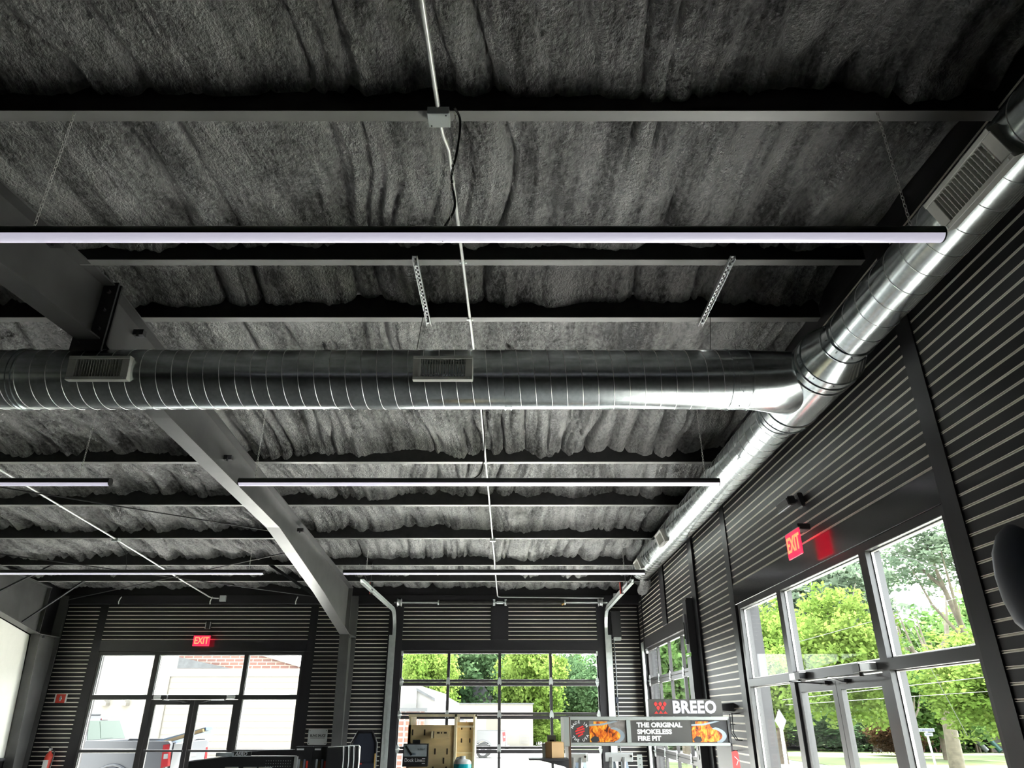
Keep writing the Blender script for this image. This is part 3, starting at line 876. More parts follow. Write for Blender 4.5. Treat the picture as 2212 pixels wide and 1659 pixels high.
conduit([(-7.05, 5.0, zc(5.0)), (-6.93, 9.4, zc(9.4)), (-6.85, 12.15, zc(12.15)), (-6.82, 15.5, zc(15.5)), (-6.80, 16.15, 4.125), (-6.77, 16.29, 4.095), (-6.70, 16.335, 4.075), (-6.56, 16.335, 4.065)],
        'white conduit crossing the left bay to a box over the glass doors', .014, ((10.55, -6.90), (13.87, -6.84)))
def jbox(c, sx, sy, sz, lab):
    g = thing('junction_box', lab, 'box', c, group='junction boxes')
    MB().bbox(-sx/2, sx/2, -sy/2, sy/2, -sz/2, sz/2, .003).build('body', 'box_grey', g)
    s = MB()
    for x in (-sx*.36, sx*.36): s.cyl((x, -x*sy/sx, -sz/2-.003), (x, -x*sy/sx, -sz/2), .005, 6)
    s.build('screws', 'dark_steel', g)
    return g
jbox((-0.425, 3.06, zp(3.06)-.036), .125, .11, .055, 'pale grey junction box on the nearest purlin')
jbox((-0.335, 12.21, zp(12.2)-.032), .10, .1, .05, 'small grey junction box toward the overhead door')
jbox((-6.85, 12.21, zp(12.2)-.032), .11, .1, .05, 'grey junction box in the left bay ceiling')
jbox((-6.46, 16.32, 4.06), .13, .06, .13, 'square grey box above the left glass doors')
b = jbox((2.32, 16.32, 4.10), .10, .06, .14, 'grey outlet box beside the right door track')
for x, lab in ((-8.75, 'left'), (-6.71, 'middle'), (-4.80, 'right')):
    tag(MB().tube([(x, 16.35, 4.10), (x-.015, 16.33, 4.05), (x-.03, 16.33, 3.99), (x-.03, 16.35, 3.94)], .012, 8).build('cable_loop', 'emt'),
        '%s pale cable loop above the left glass doors' % lab, 'cable', 'cable loops on the far wall')

# ================================================================== OVERHEAD DOOR HARDWARE
def door_track(X, s, lab):
    g = thing('door_track', lab, 'track', (X, 0, 0), group='overhead door tracks')
    zt = 3.80
    path = [(12.5, zt)] + [(YF-.50+.42*math.sin(t), zt-.42*(1-math.cos(t))) for t in [R(90)*k/8 for k in range(9)]] + [(YF-.08, 0.0)]
    def sweep(prof):
        vs = []; n = len(prof)
        for i, (y, z) in enumerate(path):
            a = path[max(i-1, 0)]; b2 = path[min(i+1, len(path)-1)]
            t = Vector((0, b2[0]-a[0], b2[1]-a[1])).normalized(); nn = Vector((0, -t.z, t.y))
            for px, pn in prof: vs.append(Vector((px*s, y, z)) + nn*pn)
        m = len(path)
        fs = [(i*n+k, i*n+k+1, (i+1)*n+k+1, (i+1)*n+k) for i in range(m-1) for k in range(n-1)]
        fs += [(i*n+k, (i+1)*n+k, (i+1)*n+k+1, i*n+k+1) for i in range(m-1) for k in range(n-1)] * 0
        return vs, fs
    vs, fs = sweep([(.035, .028), (.035, .034), (-.03, .034), (-.03, -.034), (.035, -.034), (.035, -.028), (-.022, -.028), (-.022, .028), (.035, .028)])
    MB().add(vs, fs).build('rail', 'zinc', g)
    MB().bbox(-.10*s if s > 0 else .03, -.03 if s > 0 else .10, YF-.10, YF-.03, 0, 3.3).build('jamb_angle', 'zinc', g)
    a = MB().box(-.032, -.026, 12.9, 16.0, zt-.03, zt+.06); a.build('top_angle', 'zinc', g)
    MB().bar((-.05*s, 13.6, zt+.02), (-.05*s, 13.6, zp(13.87)), .04, .004).build('hanger', 'galv_dark', g)
    MB().bar((-.3*s, 13.6, zt+.5), (-.05*s, 13.6, zt+.05), .03, .004).build('sway_brace', 'galv_dark', g)
    MB().box(-.05, .0, 13.55, 13.62, zt-.05, zt+.16).build('bumper', 'pack_black', g)
    MB().box(-.06, -.05, 13.55, 13.62, zt-.05, zt+.16).build('bumper_face', 'red', g)
    return g
door_track(-2.60, 1, 'galvanised door track curving up at the left of the overhead door')
door_track(2.08, -1, 'galvanised door track curving up at the right of the overhead door')
g = thing('torsion_shaft', 'torsion shaft with black springs above the overhead door', 'shaft', (0, 0, 0))
ZS, YS = 3.965, YF-.23
MB().cyl((-2.62, YS, ZS), (2.12, YS, ZS), .016, 12).build('shaft', 'zinc', g)
for x0, x1 in ((-1.62, -.42), (-.14, 1.16)):
    sp = MB().cyl((x0, YS, ZS), (x1, YS, ZS), .045, 20); 
    o = sp.build('spring', 'spring_steel', g)
    MB().cyl((x0-.03 if x0 < -1 else x1, YS, ZS), (x0 if x0 < -1 else x1+.03, YS, ZS), .052, 14).build('cone', 'zinc', g)
for x in (-2.5, 1.96): MB().lathe([(.03, -.05), (.085, -.05), (.085, -.035), (.07, -.03), (.07, .03), (.085, .035), (.085, .05), (.03, .05)], 20, Matrix.Translation((x, YS, ZS)) @ Matrix.Rotation(R(90), 4, 'Y')).build('cable_drum', 'alu', g)
cb = MB()
for x in (-.40, -.14): cb.bar((x, YS+.06, ZS-.06), (x, YS-.02, ZS+.07), .05, .01); cb.cyl((x-.01, YS, ZS), (x+.01, YS, ZS), .05, 12)
cb.cyl((-.34, YS, ZS), (-.2, YS, ZS), .035, 12)
cb.build('centre_bracket', 'zinc', g)
MB().cyl((1.1, YS-.03, ZS-.05), (1.16, YS-.03, ZS-.02), .022, 8).build('tag', 'card_side', g)
# operator box and electrical drop right of the far door
g = thing('door_operator', 'black door operator housing right of the far overhead door', 'motor', (2.3, YF-.1, 3.45))
MB().bbox(-.10, .10, -.06, .06, -.2, .35, .01).build('housing', 'pack_black', g)
MB().bbox(-.07, .09, -.07, .05, -.27, -.2, .01).build('connector', 'zinc', g)
tag(MB().tube([(2.24, YF-.07, 3.2), (2.25, YF-.06, 2.6), (2.24, YF-.06, 1.9), (2.25, YF-.06, 0.4)], .012, 8).build('control_cable', 'galv_dark'), 'thin control cable down the right door jamb', 'cable')
tag(MB().bbox(2.20, 2.26, YF-.1, YF-.04, 1.93, 2.05, .008).build('photo_eye', 'navy'), 'small purple and grey sensor on the right door track', 'sensor')
# right wall door: black cover channels and angle
g = thing('door_guard', 'tall black guard channel beside the right wall overhead door', 'guard', (XR, 11.45, 0))
MB().box(-.16, -.15, -.10, .16, 0, 2.5).build('face_plate', 'dark_steel', g)
MB().box(-.15, -.03, -.10, -.09, 0, 3.35).build('side_plate', 'dark_steel', g)
MB().box(-.16, -.15, -.10, .12, 2.56, 3.32).build('upper_plate', 'dark_steel', g)
MB().box(-.19, -.165, -.03, .06, 2.68, 3.12).build('latch_plate', 'galv_dark', g)
MB().box(-.2, -.19, 0, .03, 2.75, 3.0).build('latch_slot', 'pack_black', g)
for z in (1.72, 2.52): MB().bar((-.17, -.06, z), (-.17, .12, z), .012, .012).build('bolt', 'zinc', g)
MB().box(-.17, -.155, .0, .05, 1.24, 1.3).build('switch', 'white_plastic', g); MB().box(-.17, -.155, .0, .05, 1.12, 1.18).build('switch', 'white_plastic', g)
g = thing('corner_track', 'galvanised door track in the far right corner', 'track', (XR-.06, 16.05, 0))
MB().box(-.03, .03, -.05, -.045, 0, 3.1).build('web', 'zinc', g)
MB().box(-.03, -.024, -.05, .02, 0, 3.1).build('flange', 'zinc', g)
MB().box(.024, .03, -.05, .02, 0, 3.1).build('flange', 'zinc', g)

# ================================================================== EXIT SIGNS, CAMERAS
def exit_sign(c, rz, lab, w=.36, h=.215):
    g = thing('exit_sign', lab, 'sign', c, rz)
    MB().bbox(-w/2, w/2, -.006, .006, -h/2, h/2, .004).build('panel', 'red_emit', g)
    text('lettering', 'EXIT', .20, 'orange_emit', g, (0, -.008, 0), bold=.004, ext=.002, sx=.78)
    MB().bbox(-w*.55, w*.55, -.012, .012, h/2, h/2+.02, .003).build('rail', 'trim_black', g)
    MB().bbox(.02, w*.45, .0, .12, h/2-.015, h/2+.045, .006).build('mount', 'pack_black', g)
    return g
exit_sign((-6.78, YF-.16, 3.17), 0, 'red glowing exit sign above the left double doors')
exit_sign((XR-.17, 6.72, 3.17), R(-90), 'red glowing exit sign on the right wall above the storefront', .34, .24)
def camera_unit(c, rz, lab):
    g = thing('security_camera', lab, 'camera', c, rz)
    MB().bbox(-.06, .06, -.05, .0, -.07, .07, .012).build('base', 'pack_black', g)
    MB().cyl((0, -.05, 0), (0, -.13, .03), .02, 10).build('arm', 'dark_steel', g)
    MB().bbox(-.15, .15, -.20, -.13, -.045, .045, .012).build('housing', 'lamp_black', g)
    MB().bbox(-.14, .14, -.21, -.2, -.035, .035, .006).build('front_face', 'steel', g)
    MB().bbox(-.155, .155, -.215, -.195, -.052, -.043, .003).build('bezel', 'alu', g)
    return g
o = camera_unit((XR-.02, 6.72, 3.60), R(-90), 'black motion sensor on the right wall above the exit sign'); o.rotation_euler = (R(14), 0, R(-90))
g = thing('motion_sensor', 'small black and silver sensor over the left exit sign', 'sensor', (-6.73, YF-.04, 3.50))
MB().bbox(-.05, .05, -.05, .02, -.075, .075, .01).build('housing', 'lamp_black', g)
for x in (-.055, .045): MB().bbox(x, x+.012, -.055, -.045, -.075, .075, .003).build('edge', 'alu', g)

# unidentified dark cap-like object at the right edge
g = thing('padded_item', 'dark navy rounded padded bag with a seam at the right edge', 'item', (XR-.15, 3.80, 2.36))
cap = MB().lathe([(0.001, -.30), (.10, -.285), (.19, -.22), (.24, -.10), (.25, .02), (.22, .14), (.14, .23), (.05, .27), (.001, .28)], 28, Matrix.Diagonal((.45, .66, 1, 1)))
cap.build('body', 'navy', g)
MB().tube([(.137*math.cos(0)-.135 - .02, .10+.03*math.sin(t*3), z) for t, z in [(0, -.2), (.3, -.1), (.6, 0), (.9, .1), (1.2, .2)]], .006, 6).build('seam', 'dark_steel', g)
MB().cyl((.08, 0, .05), (.15, 0, .05), .02, 10).build('peg', 'dark_steel', g)

# ================================================================== FAR LEFT: EXTINGUISHER AND SIGN
g = thing('extinguisher_sign', 'red and white fire extinguisher sign on the far left slats', 'sign', (-9.62, YF-.03, 2.02))
MB().box(-.13, .13, -.004, .004, -.085, .085).build('plate', 'white_plastic', g)
MB().box(-.10, .10, -.006, -.003, -.085, .085).build('red_field', 'red', g)
MB().lathe([(.0, 0), (.03, 0), (.03, .006), (0, .006)], 14, Matrix.Translation((0, -.005, .0)) @ Matrix.Rotation(R(90), 4, 'X')).build('symbol', 'white_plastic', g)
MB().box(-.012, .012, -.011, -.006, -.05, .05).build('symbol_body', 'white_plastic', g)
g = thing('fire_extinguisher', 'red fire extinguisher hanging below its sign at far left', 'extinguisher', (-9.50, YF-.14, 0.55))
MB().lathe([(.0, 0), (.07, 0), (.075, .02), (.075, .36), (.06, .42), (.025, .46), (.025, .49), (0, .49)], 20).build('cylinder', 'red', g)
MB().bbox(-.02, .02, -.03, .03, .48, .53, .005).build('valve', 'alu', g)
MB().bar((0, .03, .53), (0, -.09, .57), .02, .012).build('handle', 'pack_black', g)
MB().tube([(.02, 0, .5), (.09, -.02, .5), (.11, -.03, .38), (.09, -.03, .15)], .012, 8).build('hose', 'pack_black', g)
MB().box(-.05, .05, -.078, -.074, .15, .32).build('label_plate', 'white_plastic', g)

# plaque to the right of the left storefront
g = thing('wall_plaque', 'silver rounded plaque with dark lettering beside the column', 'plaque', (at_y(686, 1592, YF-.05).x, YF-.04, at_y(686, 1592, YF-.05).z))
pl = []
for cx, cz, a0 in ((.17, .12, 0), (-.17, .12, 90), (-.17, -.12, 180), (.17, -.12, 270)):
    for k in range(5):
        a = R(a0 + 22.5*k); pl.append((cx+.03*math.cos(a), cz+.03*math.sin(a)))
MB().prism(pl, Matrix(((1,0,0,0),(0,0,-1,0),(0,1,0,0),(0,0,0,1))), .012).build('plate', 'alu', g)
text('lettering', 'BLING SAUCE', .062, 'pack_black', g, (0, -.014, .025), bold=.002, ext=.001, shear=.1, sx=.84)
MB().box(-.15, .15, -.014, -.012, -.022, -.014).build('underline', 'pack_black', g)
s = MB()
for x in (-.17, .17):
    for z in (-.12, .12): s.cyl((x, -.017, z), (x, -.01, z), .008, 8)
s.build('screws', 'dark_steel', g)

# ================================================================== SHOP DISPLAYS (only their tops show)
# pegboard gondola in front of the left glass doors
Yp = 10.5
pA = at_y(410, 1640, Yp).x; pB = at_y(640, 1640, Yp).x
g = thing('pegboard_rack', 'black pegboard display rack in front of the left glass doors', 'rack', ((pA+pB)/2, Yp, 0))
wv = (pB-pA)/2
ztop = at_y(500, 1634, Yp).z
MB().prism([(-wv, 0), (wv, 0), (wv, ztop), (-wv*.25, ztop), (-wv, ztop-.06)], Matrix(((1,0,0,0),(0,0,-1,0),(0,1,0,0),(0,0,0,1))), .02).build('back_board', 'pack_black', g)
MB().bar((-wv*.25, -.01, ztop+.004), (wv, -.01, ztop+.004), .04, .012).build('top_trim', 'alu', g)
MB().bar((-wv, -.01, ztop-.056), (-wv*.25, -.01, ztop+.004), .04, .012).build('top_trim', 'alu', g)
MB().box(wv-.02, wv+.02, -.03, .02, 0, ztop-.0).build('upright', 'alu', g)
ho = MB()
for i in range(11):
    for j in range(7):
        ho.cyl((wv*.45+i*.032, -.024, ztop-.05-j*.032), (wv*.45+i*.032, -.0195, ztop-.05-j*.032), .005, 5)
ho.build('peg_holes', 'sign_frame', g)
for i, x in enumerate((-.12, .12, .32)):
    q = obj('product_card', MB().box(-.085, .085, -.05, -.03, -.1, .0).mesh('product_card'), 'pack_grey', g, (x, 0, ztop-.12)); 
    MB().box(x-.08, x+.08, -.056, -.05, ztop-.135, ztop-.128).build('card_stripe', 'card_side', g)
g2 = thing('wedge_sign', 'slanted dark sign with outlined lettering on the pegboard rack', 'sign', (at_y(522, 1628, Yp).x, Yp, ztop+.03))
MB().box(-.13, .13, -.02, -.0, -.03, .03).build('board', 'pack_black', g2)
text('lettering', 'AERO', .06, 'letter_white', g2, (0, -.023, 0), bold=.001, ext=.001, shear=.25)
tag(MB().bbox(at_y(470, 1630, Yp).x, at_y(506, 1630, Yp).x, Yp-.06, Yp+.02, ztop, ztop+.045, .004).build('carton', 'pack_grey'), 'small grey carton lying on top of the pegboard rack', 'carton')
tag(MB().prism([(0, -1.17), (1.05, -1.17), (1.05, .11), (.45, .10), (0, .05)], Matrix(((1,0,0,at_y(505, 1630, Yp+.8).x),(0,0,-1,Yp+.9),(0,1,0,at_y(505, 1634, Yp+.8).z-.02),(0,0,0,1))), .05).build('counter_top', 'pack_black'), 'black display top behind the pegboard rack', 'display')
# stacked black retail boxes and wrapped stack
for i, (xa, xb) in enumerate(((640, 679), (679, 713))):
    c0 = at_y(xa, 1612, Yp+.1); c1 = at_y(xb, 1612, Yp+.1)
    q = thing('retail_box', ('dark boxed tool set beside the pegboard, left one', 'dark boxed tool set beside the pegboard, right one')[i], 'box', ((c0.x+c1.x)/2, Yp+.1, c0.z-.45), group='boxed tool sets')
    hw = (c1.x-c0.x)/2-.003
    MB().bbox(-hw, hw, -.05, .1, 0, .45, .004).build('carton', 'pack_black', q)
    MB().box(-hw*.8, 0, -.053, -.05, .405, .425).build('logo_bar', 'letter_white', q)
    for k, m in enumerate(('pack_grey', 'board_gold', 'blue_steel', 'red')):
        MB().box(-hw*.5+k*.036, -.026-hw*.5+.05+k*.036, -.053, -.05, .13, .30 - .02*(k % 2)).build('printed_bottle', m, q)
    MB().box(-hw*.8, hw*.2, -.053, -.05, .07, .09).build('printed_title', 'letter_white', q)
c = at_y(735, 1612, Yp)
for i in range(4):
    q = thing('wrapped_case', ('front', 'second', 'third', 'rear')[i] + ' shrink-wrapped black case in the row beside the boxes', 'case', (c.x - .05 + .045*i, Yp+.12*i, c.z-.47), group='wrapped cases')
    MB().bbox(-.11, .11, -.05, .05, 0, .47, .02).build('case', 'pack_black', q)
    MB().tube([(-.1, -.05, .46), (.1, -.052, .47), (.115, -.05, .3), (.112, -.055, .1), (.115, -.05, 0)], .007, 5).build('film_edge', 'white_plastic', q)
# navy upright padded panel
c = at_y(790, 1581, 12.5)
g = thing('lounge_chair', 'navy upholstered chair back with clipped corners before the dark slats', 'chair', (c.x, 12.5, 0))
hw = at_y(815, 1600, 12.5).x - c.x
zt = c.z
MP = Matrix(((1,0,0,0),(0,0,-1,0),(0,1,0,0),(0,0,0,1)))
MB().prism([(-hw, .3), (hw, .3), (hw, zt-.16), (hw*.6, zt), (-hw*.55, zt), (-hw, zt-.16)], MP, .05).build('panel', 'navy', g)
MB().tube([(-hw, -.05, .3), (-hw, -.055, zt-.16), (-hw*.55, -.055, zt), (hw*.6, -.055, zt), (hw, -.055, zt-.16), (hw, -.05, .3)], .022, 6).build('piping', 'slat', g)
MB().bbox(-hw*1.05, hw*.95, -.12, -.05, .3, zt-.42, .015).build('seat_pad', 'navy', g)
MB().box(-.08, .0, -.123, -.12, zt-.45, zt-.43).build('label_tab', 'red', g)
MB().box(hw*.93, hw*1.02, -.10, -.03, .3, zt-.3).build('side_strap', 'card_side', g)

# plywood display with slots
Yw = 6.6
def wx(px, py=1600): return at_y(px, py, Yw).x
def wz(py): return at_y(950, py, Yw).z
g = thing('plywood_display', 'tall pale plywood display stand with cut slots', 'display stand', (0, Yw, 0))
MB().box(wx(881), wx(981), -.02, .0, 0, wz(1566)).build('front_panel', 'ply', g)
MB().box(wx(986), wx(1023), .05, .07, .9, wz(1560)).build('side_panel', 'ply', g)
MB().box(wx(981), wx(986), -.03, .35, 0, wz(1543)).build('upright', 'ply_edge', g)
MB().box(wx(882), wx(887), -.02, .33, 0, wz(1543)).build('upright', 'ply_edge', g)
MB().box(wx(1021), wx(1025), .03, .35, 0, wz(1543)).build('upright', 'ply_edge', g)
MB().box(wx(881), wx(1025), -.03, .36, wz(1545)-.012, wz(1545)+.008).build('top_shelf', 'ply_edge', g)
MB().box(wx(886), wx(1022), .0, .35, wz(1566)-.02, wz(1566)-.005).build('inner_shelf', 'ply_edge', g)
MB().box(wx(985), wx(1023), .04, .3, wz(1625)-.01, wz(1625)).build('lower_shelf', 'ply_edge', g)
MB().box(wx(985), wx(1023), .33, .35, .5, wz(1625)).build('back_panel', 'ply', g)
for px, py in ((891, 1582), (917, 1582), (941, 1623), (967, 1623), (938, 1662), (966, 1662), (960, 1643)):
    MB().box(wx(px)-.006, wx(px)+.006, -.0215, -.019, wz(py)-.022, wz(py)+.022).build('slot', 'slot_dark', g)
for px, py in ((996, 1572), (1015, 1572), (996, 1600), (1014, 1600)):
    MB().box(wx(px)-.005, wx(px)+.005, .0485, .051, wz(py)-.016, wz(py)+.016).build('slot', 'slot_dark', g)
br = MB().bbox(wx(937), wx(971), -.075, -.06, wz(1595), wz(1578), .004)
o = br.build('bracket_plate', 'ply', g)
MB().box(wx(933), wx(939), -.075, -.02, wz(1594), wz(1579)).build('bracket_arm', 'ply_edge', g)
sl = MB()
for px, w in ((948, .022), (955, .01), (963, .024)): sl.box(wx(px)-w/2, wx(px)+w/2, -.0765, -.0745, wz(1582)-.008, wz(1582)+.004)
sl.build('bracket_cutouts', 'slot_dark', o)
for i, (a, b2, m) in enumerate(((955, 979, 'pack_black'), (990, 1021, 'card'))):
    tag(MB().bbox(wx(a), wx(b2), .1, .28, wz(1566)-.004, wz(1549), .003).build('boxed_item', m), ('small black box inside the top of the plywood stand', 'small brown box inside the top of the plywood stand')[i], 'box')
# hanging retail pack
g = thing('retail_pack', 'black retail pack with white lettering hung on the plywood stand', 'package', (wx(900, 1630), Yw-.06, wz(1630)))
hw, hh = (wx(927)-wx(874))/2, (wz(1606)-wz(1655))/2
MB().bbox(-hw, hw, -.03, .03, -hh, hh, .003).build('carton', 'pack_black', g)
MB().box(-hw*.93, hw*.9, -.0315, -.03, -hh*.12, hh*.92).build('picture_panel', 'pack_grey', g)
MB().bar((-hw*.8, -.033, hh*.8), (-hw*.3, -.033, .0), .003, .016).build('printed_blade', 'pack_black', g)
MB().box(-hw*.6, hw*.05, -.034, -.0315, hh*.0, hh*.17).build('printed_block', 'blue_steel', g)
MB().box(-.03, .03, -.01, .01, hh, hh+.028).build('hang_tab', 'pack_black', g)
text('title', 'Dock Line', .036, 'letter_white', g, (-hw*.15, -.033, -hh*.45), bold=.0006, ext=.0008, sx=.95)
text('caption', 'SLIDE P', .018, 'pack_black', g, (hw*.45, -.033, hh*.5), ext=.0008)
for z in (-.3, -.5, -.7): MB().box(hw*.55, hw*.8, -.033, -.031, hh*z-.004, hh*z+.002).build('printed_note', 'letter_white', g)
# teal bottle
c = at_y(1000, 1633, Yw-.1)
g = thing('cleaner_jug', 'translucent jug of teal liquid by the plywood stand', 'jug', (c.x, Yw-.12, c.z-.27))
MB().lathe([(.0, 0), (.065, 0), (.072, .02), (.072, .205), (.071, .215)], 4 * 5, Matrix.Diagonal((1, .7, 1, 1))).build('liquid', 'teal', g)
MB().lathe([(.0715, .215), (.070, .228), (.058, .243), (.03, .25), (.022, .252), (.022, .27), (0, .27)], 20, Matrix.Diagonal((1, .7, 1, 1))).build('shoulder', 'white_plastic', g)
MB().tube([(-.058, 0, .225), (-.045, 0, .255), (.0, 0, .262)], .009, 8).build('handle', 'white_plastic', g)
MB().box(-.045, .06, -.056, -.052, .06, .155).build('label_patch', 'pack_black', g)
text('lettering', 'CLEAN', .02, 'letter_white', g, (.008, -.058, .125), ext=.0008)
MB().box(-.03, .045, -.058, -.055, .09, .097).build('printed_line', 'letter_white', g)

# fire pit sign display
Ys = 7.6
def sx_(px, py=1580): return at_y(px, py, Ys).x
def sz(py): return at_y(1400, py, Ys).z
g = thing('header_display', 'grey framed shop display header with fire pictures and white slogan', 'display', (0, Ys, 0))
for a, b2, nm in ((1233, 1353, 'left_sign'), (1362, 1573, 'right_sign')):
    MB().box(sx_(a), sx_(b2), -.01, .0, sz(1604), sz(1556)).build(nm, 'sign_dark', g)
fr = MB()
z0, z1, x0, x1 = sz(1611), sz(1548), sx_(1229), sx_(1576)
fr.bbox(x0, x1, -.03, .02, z1-.03, z1, .004); fr.bbox(x0, x1, -.03, .02, z0, z0+.026, .004)
fr.build('frame_rail', 'sign_frame', g)
for a, b2 in ((1229, 1233), (1353, 1362), (1572.5, 1576)):
    MB().bbox(sx_(a), sx_(b2), -.028, .02, z0+.026, z1-.03, .003).build('frame_post', 'sign_frame', g)
MB().bbox(sx_(1218), sx_(1229), -.05, .45, sz(1612), sz(1549), .004).build('end_light_box', 'sign_frame', g)
MB().box(sx_(1229)-.012, sx_(1229)+.012, -.04, .5, 0, sz(1549)).build('end_panel', 'brown_board', g)
MB().box(sx_(1575)-.008, sx_(1575)+.008, -.03, .5, 0, sz(1552)).build('end_panel', 'dark_steel', g)
# fire photographs (flat print)
def fire_mat(name, flip):
    m = bpy.data.materials.new(name); m.use_nodes = True
    nt = m.node_tree; b = nt.nodes['Principled BSDF']; b.inputs['Roughness'].default_value = 0.4
    tc = nt.nodes.new('ShaderNodeTexCoord'); mp = nt.nodes.new('ShaderNodeMapping'); mp.inputs['Scale'].default_value = (16, 1, 9)
    mp.inputs['Location'].default_value = (flip*3.1, 0, flip)
    nz = nt.nodes.new('ShaderNodeTexNoise'); nz.inputs['Scale'].default_value = 1.6; nz.inputs['Detail'].default_value = 4; nz.inputs['Distortion'].default_value = 1.4
    cr = nt.nodes.new('ShaderNodeValToRGB'); e = cr.color_ramp.elements
    e[0].position = .32; e[0].color = (.06, .012, .004, 1); e[1].position = .72; e[1].color = (.95, .62, .12, 1)
    q = cr.color_ramp.elements.new(.44); q.color = (.55, .09, .01, 1); q = cr.color_ramp.elements.new(.56); q.color = (.9, .30, .02, 1)
    nt.links.new(tc.outputs['Object'], mp.inputs[0]); nt.links.new(mp.outputs[0], nz.inputs['Vector'])
    nt.links.new(nz.outputs[0], cr.inputs[0]); nt.links.new(cr.outputs[0], b.inputs['Base Color'])
    MATS[name] = m
fire_mat('fire_a', 0); fire_mat('fire_b', 1)
mat('photo_grey', (.22, .20, .19), .5, var=.4, vscale=16); mat('photo_dark', (.03, .03, .035), .5, var=.3, vscale=9); mat('photo_steel', (.32, .38, .44), .4, var=.2, vscale=6)
def fire_print(a, b2, m, bgm):
    x0, x1, za, zb = sx_(a), sx_(b2), sz(1603), sz(1557)
    w, h = x1-x0, zb-za
    MB().box(x0, x1, -.012, -.01, za, zb).build('print_background', bgm, g)
    MP2 = Matrix(((1,0,0,x0),(0,0,-1,-.012),(0,1,0,za),(0,0,0,1)))
    el = lambda a, k: (w*.44 + w*.40*k*math.cos(R(a)), h*.30 + h*.34*k*math.sin(R(a)))
    MB().prism([(0, 0), (w*.40, 0)] + [el(a, 1) for a in range(-55, 66, 12)] + [(w*.53, h*.75), (w*.49, h*.97), (w*.12, h*.97), (w*.12, h*.76), (0, h*.72)], MP2, .0012).build('print_flames', m, g)
    MB().prism([el(a, 1.30) for a in range(-62, 73, 9)] + [el(a, 1.0) for a in range(72, -63, -9)], MP2, .0018).build('print_bowl_rim', 'photo_steel', g)
    MB().prism([(0, h*.76), (w*.35, h*.78), (w*.8, h*.97), (w*.68, h*.99), (w*.3, h*.86), (0, h*.83)], MP2, .0022).build('print_poker', 'photo_steel', g)
    MB().prism([(w*.06, 0), (w*.02, h*.14), (w*.12, h*.28), (w*.24, h*.24), (w*.26, h*.06), (w*.2, 0)], MP2, .0022).build('print_embers', 'photo_dark', g)
fire_print(1273, 1352, 'fire_a', 'photo_grey'); fire_print(1494, 1571, 'fire_b', 'photo_dark')
for body, py in (('THE ORIGINAL', 1566.5), ('SMOKELESS', 1581), ('FIRE PIT', 1595.5)):
    text('slogan_line', body, .056, 'letter_white', g, (sx_(1376), -.013, sz(py)), bold=.0028, ext=.001, align='LEFT', sx=1.16)
# round MADE IN THE USA mark
cx, cz = sx_(1252.5), sz(1580)
for word, a_mid, flip in (('MADE IN', 95, 1), ('THE USA', 275, -1)):
    n = len(word)
    for i, ch in enumerate(word):
        if ch == ' ': continue
        a = R(a_mid - flip*(i-(n-1)/2)*19)
        r = .082
        text('mark_letter', ch, .034, 'letter_white', g, (cx + r*math.cos(a), -.013, cz + r*math.sin(a)), rot=(R(90), -(a - R(90) if flip > 0 else a + R(90)), 0), bold=.001, ext=.001)
rb = MB()
for i, (dz, w0, w1) in enumerate(((.032, -.03, .035), (.012, -.045, .045), (-.010, -.04, .045), (-.032, -.02, .03))):
    rb.bar((cx+w0, -.0125, cz+dz-.012), (cx+w1, -.0125, cz+dz+.014), .001, .013)
rb.build('mark_stripes', 'emblem_red', g)
# top sign
g = thing('brand_sign', 'dark sign with red drop emblem and pale block letters atop the display', 'sign', (0, Ys+.02, 0))
xa, xb, za, zb = sx_(1405), sx_(1566), sz(1547.5), sz(1510)
MB().bbox(xa, xb, -.015, .01, za, zb, .003).build('board', 'sign_dark', g)
text('lettering', 'BREEO', .150, 'letter_lav', g, (sx_(1505), -.018, (za+zb)/2), bold=.0065, ext=.002, sx=.92, spacing=1.06)
ew = sx_(1446)-sx_(1416); ex = sx_(1416); ez = za + (zb-za)*.16; eh = (zb-za)*.68
def drop(b, cx, cz, w, h, half=False):
    if half: pts = [(-w*.6, 0), (w*.6, 0), (w*.25, h*.28), (0, h*.5), (-w*.25, h*.28)]
    else: pts = [(0, -h/2), (w*.42, -h*.12), (w*.5, h*.1), (w*.3, h*.32), (0, h*.5), (-w*.3, h*.32), (-w*.5, h*.1), (-w*.42, -h*.12)]
    b.prism(pts, Matrix(((1,0,0,cx),(0,0,-1,-.015),(0,1,0,cz),(0,0,0,1))), .004)
em = MB()
for i in range(3): drop(em, ex + ew*(.17+.33*i), ez+eh*.80, ew*.26, eh*.42); drop(em, ex + ew*(.17+.33*i), ez, ew*.26, eh*.44, True)
for i in range(2): drop(em, ex + ew*(.335+.33*i), ez+eh*.47, ew*.26, eh*.42)
em.build('emblem', 'emblem_red', g)
